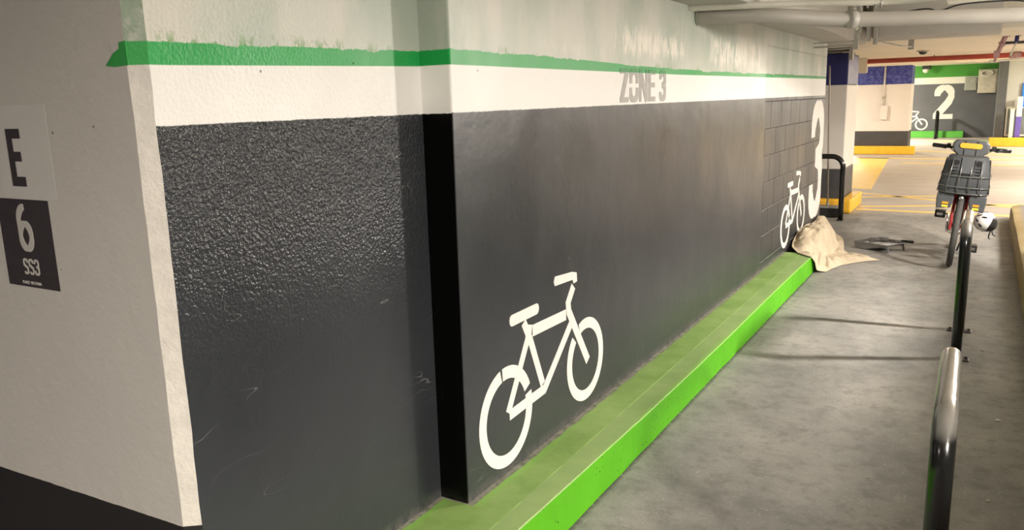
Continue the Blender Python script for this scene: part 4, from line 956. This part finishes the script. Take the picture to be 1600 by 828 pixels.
# raised centre panel, side ribs, vents, round holes
bm = B(); prism(bm, [(-.052, .895), (.052, .895), (.050, 1.040), (-.050, 1.040)], lambda u, v: (u, -.150, v), lambda u, v: (u, -.182, v)); obj('centre_panel', bm, M_plast2, bsk, bevel=0.004)
bm = B(); box(bm, -.055, .055, -.184, -.165, .884, .893); obj('panel_slot', bm, M_blk, bsk)
for sx in (-1, 1):
    bm = B(); prism(bm, [(sx * .058, .915), (sx * .125, .915), (sx * .122, 1.022), (sx * .058, 1.022)], lambda u, v: (u, -.150, v), lambda u, v: (u, -.1735, v)); obj('side_panel', bm, M_plast, bsk, bevel=0.003)
    bm = B(); cyl(bm, (sx * .090, -.160, .990), (sx * .090, -.1765, .990), .026, 20); obj('round_hole', bm, M_blk, bsk)
    for k in range(3):
        bm = B(); box(bm, sx * .092 - .021, sx * .092 + .021, -.176, -.160, .944 - k * .026 - .005, .944 - k * .026 + .005); obj('vent', bm, M_blk, bsk)
    bm = B(); prism(bm, [(sx * .166, 1.01), (sx * .180, 1.02), (sx * .212, .72), (sx * .196, .72)], lambda u, v: (u, -.10, v), lambda u, v: (u, .10, v)); obj('side_rail', bm, M_blk, bsk, bevel=0.005)
# wire guard
bm = B()
def wire(z, out_=.018, ext=.012):
    hw, fy = bshell(z); P = [(-hw - ext, .05, z + .012)] + [(-hw - ext + (2 * hw + 2 * ext) * i / 12, fy - out_ + .055 * abs(i / 6 - 1) ** 4, z - .006 * math.sin(math.pi * i / 12)) for i in range(13)] + [(hw + ext, .05, z + .012)]
    tube(bm, P, .0042, 6)
wire(.875); wire(.775); wire(.715, .006)
for xw in (-.128, -.045, .04, .125):
    tube(bm, [(xw * 1.1, bshell(.70)[1] - .004, .70), (xw * 1.05, bshell(.775)[1] - .020, .775), (xw, bshell(.875)[1] - .020, .875), (xw * .9, bshell(1.0)[1] - .016, 1.005)], .0040, 6)
obj('wire_guard', bm, simple('dull_wire', (0.22, 0.22, 0.21), 0.35, 0.7), bsk, True)
# lower side shells with reflectors
for sx in (-1, 1):
    bm = B(); prism(bm, [(sx * .062, .700), (sx * .200, .700), (sx * .204, .640), (sx * .194, .548), (sx * .075, .568), (sx * .060, .640)], lambda u, v: (u, .02, v), lambda u, v: (u, -.115, v)); sp_ = obj('side_shell', bm, M_plast, BK, bevel=0.01)
    for k, mt in enumerate((M_refl, M_refl2)):
        bm = B(); box(bm, sx * .125 - .026, sx * .125 + .026, -.119, -.1152, .598 - k * .030, .618 - k * .030); obj('reflector', bm, mt, sp_, bevel=0.002)
bm = B(); tube(bm, [(-.03, -.02, .70), (0, .05, .72), (.03, .12, .76)], .018, 10); box(bm, -.05, .05, -.06, .10, .688, .70); obj('basket_mount', bm, M_blk, BK)
bm = B(); lathe(bm, [(0, 0), (.020, 0), (.022, .03), (0, .03)], Matrix.Translation((0, -.09, .665)) @ Matrix.Rotation(math.radians(90), 4, 'X'), 16); obj('front_lamp', bm, M_chr, BK, True)

# ---------------------------------------------------------------- helmet
HM = thing('bike_helmet', (0.08, 8.62, 0.42), 'white bike helmet with black liner hanging beside the parked bike', 'helmet', rot=tuple(Vector((-.90, -.12, .42)).to_track_quat('Z', 'X').to_euler()))
ORG[HM.name] = Vector((0, 0, 0))
M_shell = simple('white_helmet_shell', (0.72, 0.70, 0.68), 0.3, var=0.04)
def dome(a, b_, c, k0=0.0, nu=32, nv=12, cut=-0.15):
    bm = B(); R_ = []
    for j in range(nv + 1):
        ph = math.radians(90 - (90 + math.degrees(math.asin(-cut))) * j / nv); row = []
        for i in range(nu):
            th = 2 * math.pi * i / nu; row.append((a * math.cos(ph) * math.cos(th), b_ * math.cos(ph) * math.sin(th) * (1 + .05 * math.sin(th)), c * math.sin(ph)))
        R_.append(row)
    V = [[bm.verts.new(p) for p in row] for row in R_[1:]]; tp = bm.verts.new((0, 0, c))
    for i in range(nu): bm.faces.new((tp, V[0][i], V[0][(i + 1) % nu]))
    for a_, d2 in zip(V, V[1:]):
        for i in range(nu): bm.faces.new((a_[i], d2[i], d2[(i + 1) % nu], a_[(i + 1) % nu]))
    return bm
o = obj('shell', dome(.092, .125, .105), M_shell, HM, True); m = o.modifiers.new('s', 'SOLIDIFY'); m.thickness = .006; m.offset = -1
o = obj('liner', dome(.086, .118, .098, cut=-.93), M_blk, HM, True); m = o.modifiers.new('s', 'SOLIDIFY'); m.thickness = .01; m.offset = -1
for th0 in (0, 60, 120, 180, 240, 300):
    for ph0 in (28, 56):
        bm = B(); ph = math.radians(ph0); th = math.radians(th0 + (15 if ph0 == 56 else 0))
        c0 = Vector((.092 * math.cos(ph) * math.cos(th), .125 * math.cos(ph) * math.sin(th), .105 * math.sin(ph))); n = Vector((c0.x / .092 ** 2, c0.y / .125 ** 2, c0.z / .105 ** 2)).normalized()
        u_ = n.cross(Vector((0, 0, 1))).normalized(); v_ = n.cross(u_)
        prism(bm, [(.008 * math.cos(a), .022 * math.sin(a)) for a in [2 * math.pi * k / 12 for k in range(12)]], lambda u, v: c0 + u_ * u + v_ * v + n * -.006, lambda u, v: c0 + u_ * u + v_ * v + n * .0022); obj('vent', bm, M_blk, HM)
hi = HM.rotation_euler.to_matrix().inverted(); hw_ = lambda *p: hi @ Vector(p)
bm = B(); tube(bm, smoothpath([hw_(.05, .0, -.06), hw_(.035, -.01, -.10), hw_(.03, -.01, -.145), hw_(.045, -.01, -.155)]), .007, 6, flat=.5); tube(bm, smoothpath([hw_(.05, .01, -.06), hw_(.06, .0, -.11), hw_(.085, .0, -.128)]), .006, 6, flat=.5); obj('strap', bm, M_blk, HM, True)
bm = B(); tube(bm, [hw_(-.02, .02, .08), hw_(-.05, .03, .115), hw_(-.09, .02, .135)], .010, 6, flat=.5); obj('hanging_strap', bm, M_blk, HM, True)

# ---------------------------------------------------------------- small debris on the floor
M_chip = simple('pale_chip', (0.62, 0.60, 0.56), 0.7)
for i, (x, y, s_) in enumerate([(-0.28, 6.15, .010), (0.13, 3.55, .008), (0.16, 3.15, .009), (0.10, 5.75, .007), (-0.42, 8.2, .008), (0.17, 4.5, .010)]):
    bm = B(); bmesh.ops.create_icosphere(bm, subdivisions=1, radius=s_)
    for v in bm.verts: v.co = Vector((v.co.x * random.uniform(.9, 1.8), v.co.y * random.uniform(.7, 1.2), v.co.z * .5 + s_ * .45 + 0.0005)) + Vector((x, y, 0))
    setp(obj('paint_chip', bm, M_chip, loc=(x, y, 0)), 'tiny pale chip lying on the concrete floor', 'debris', 'loose chips on the path floor')
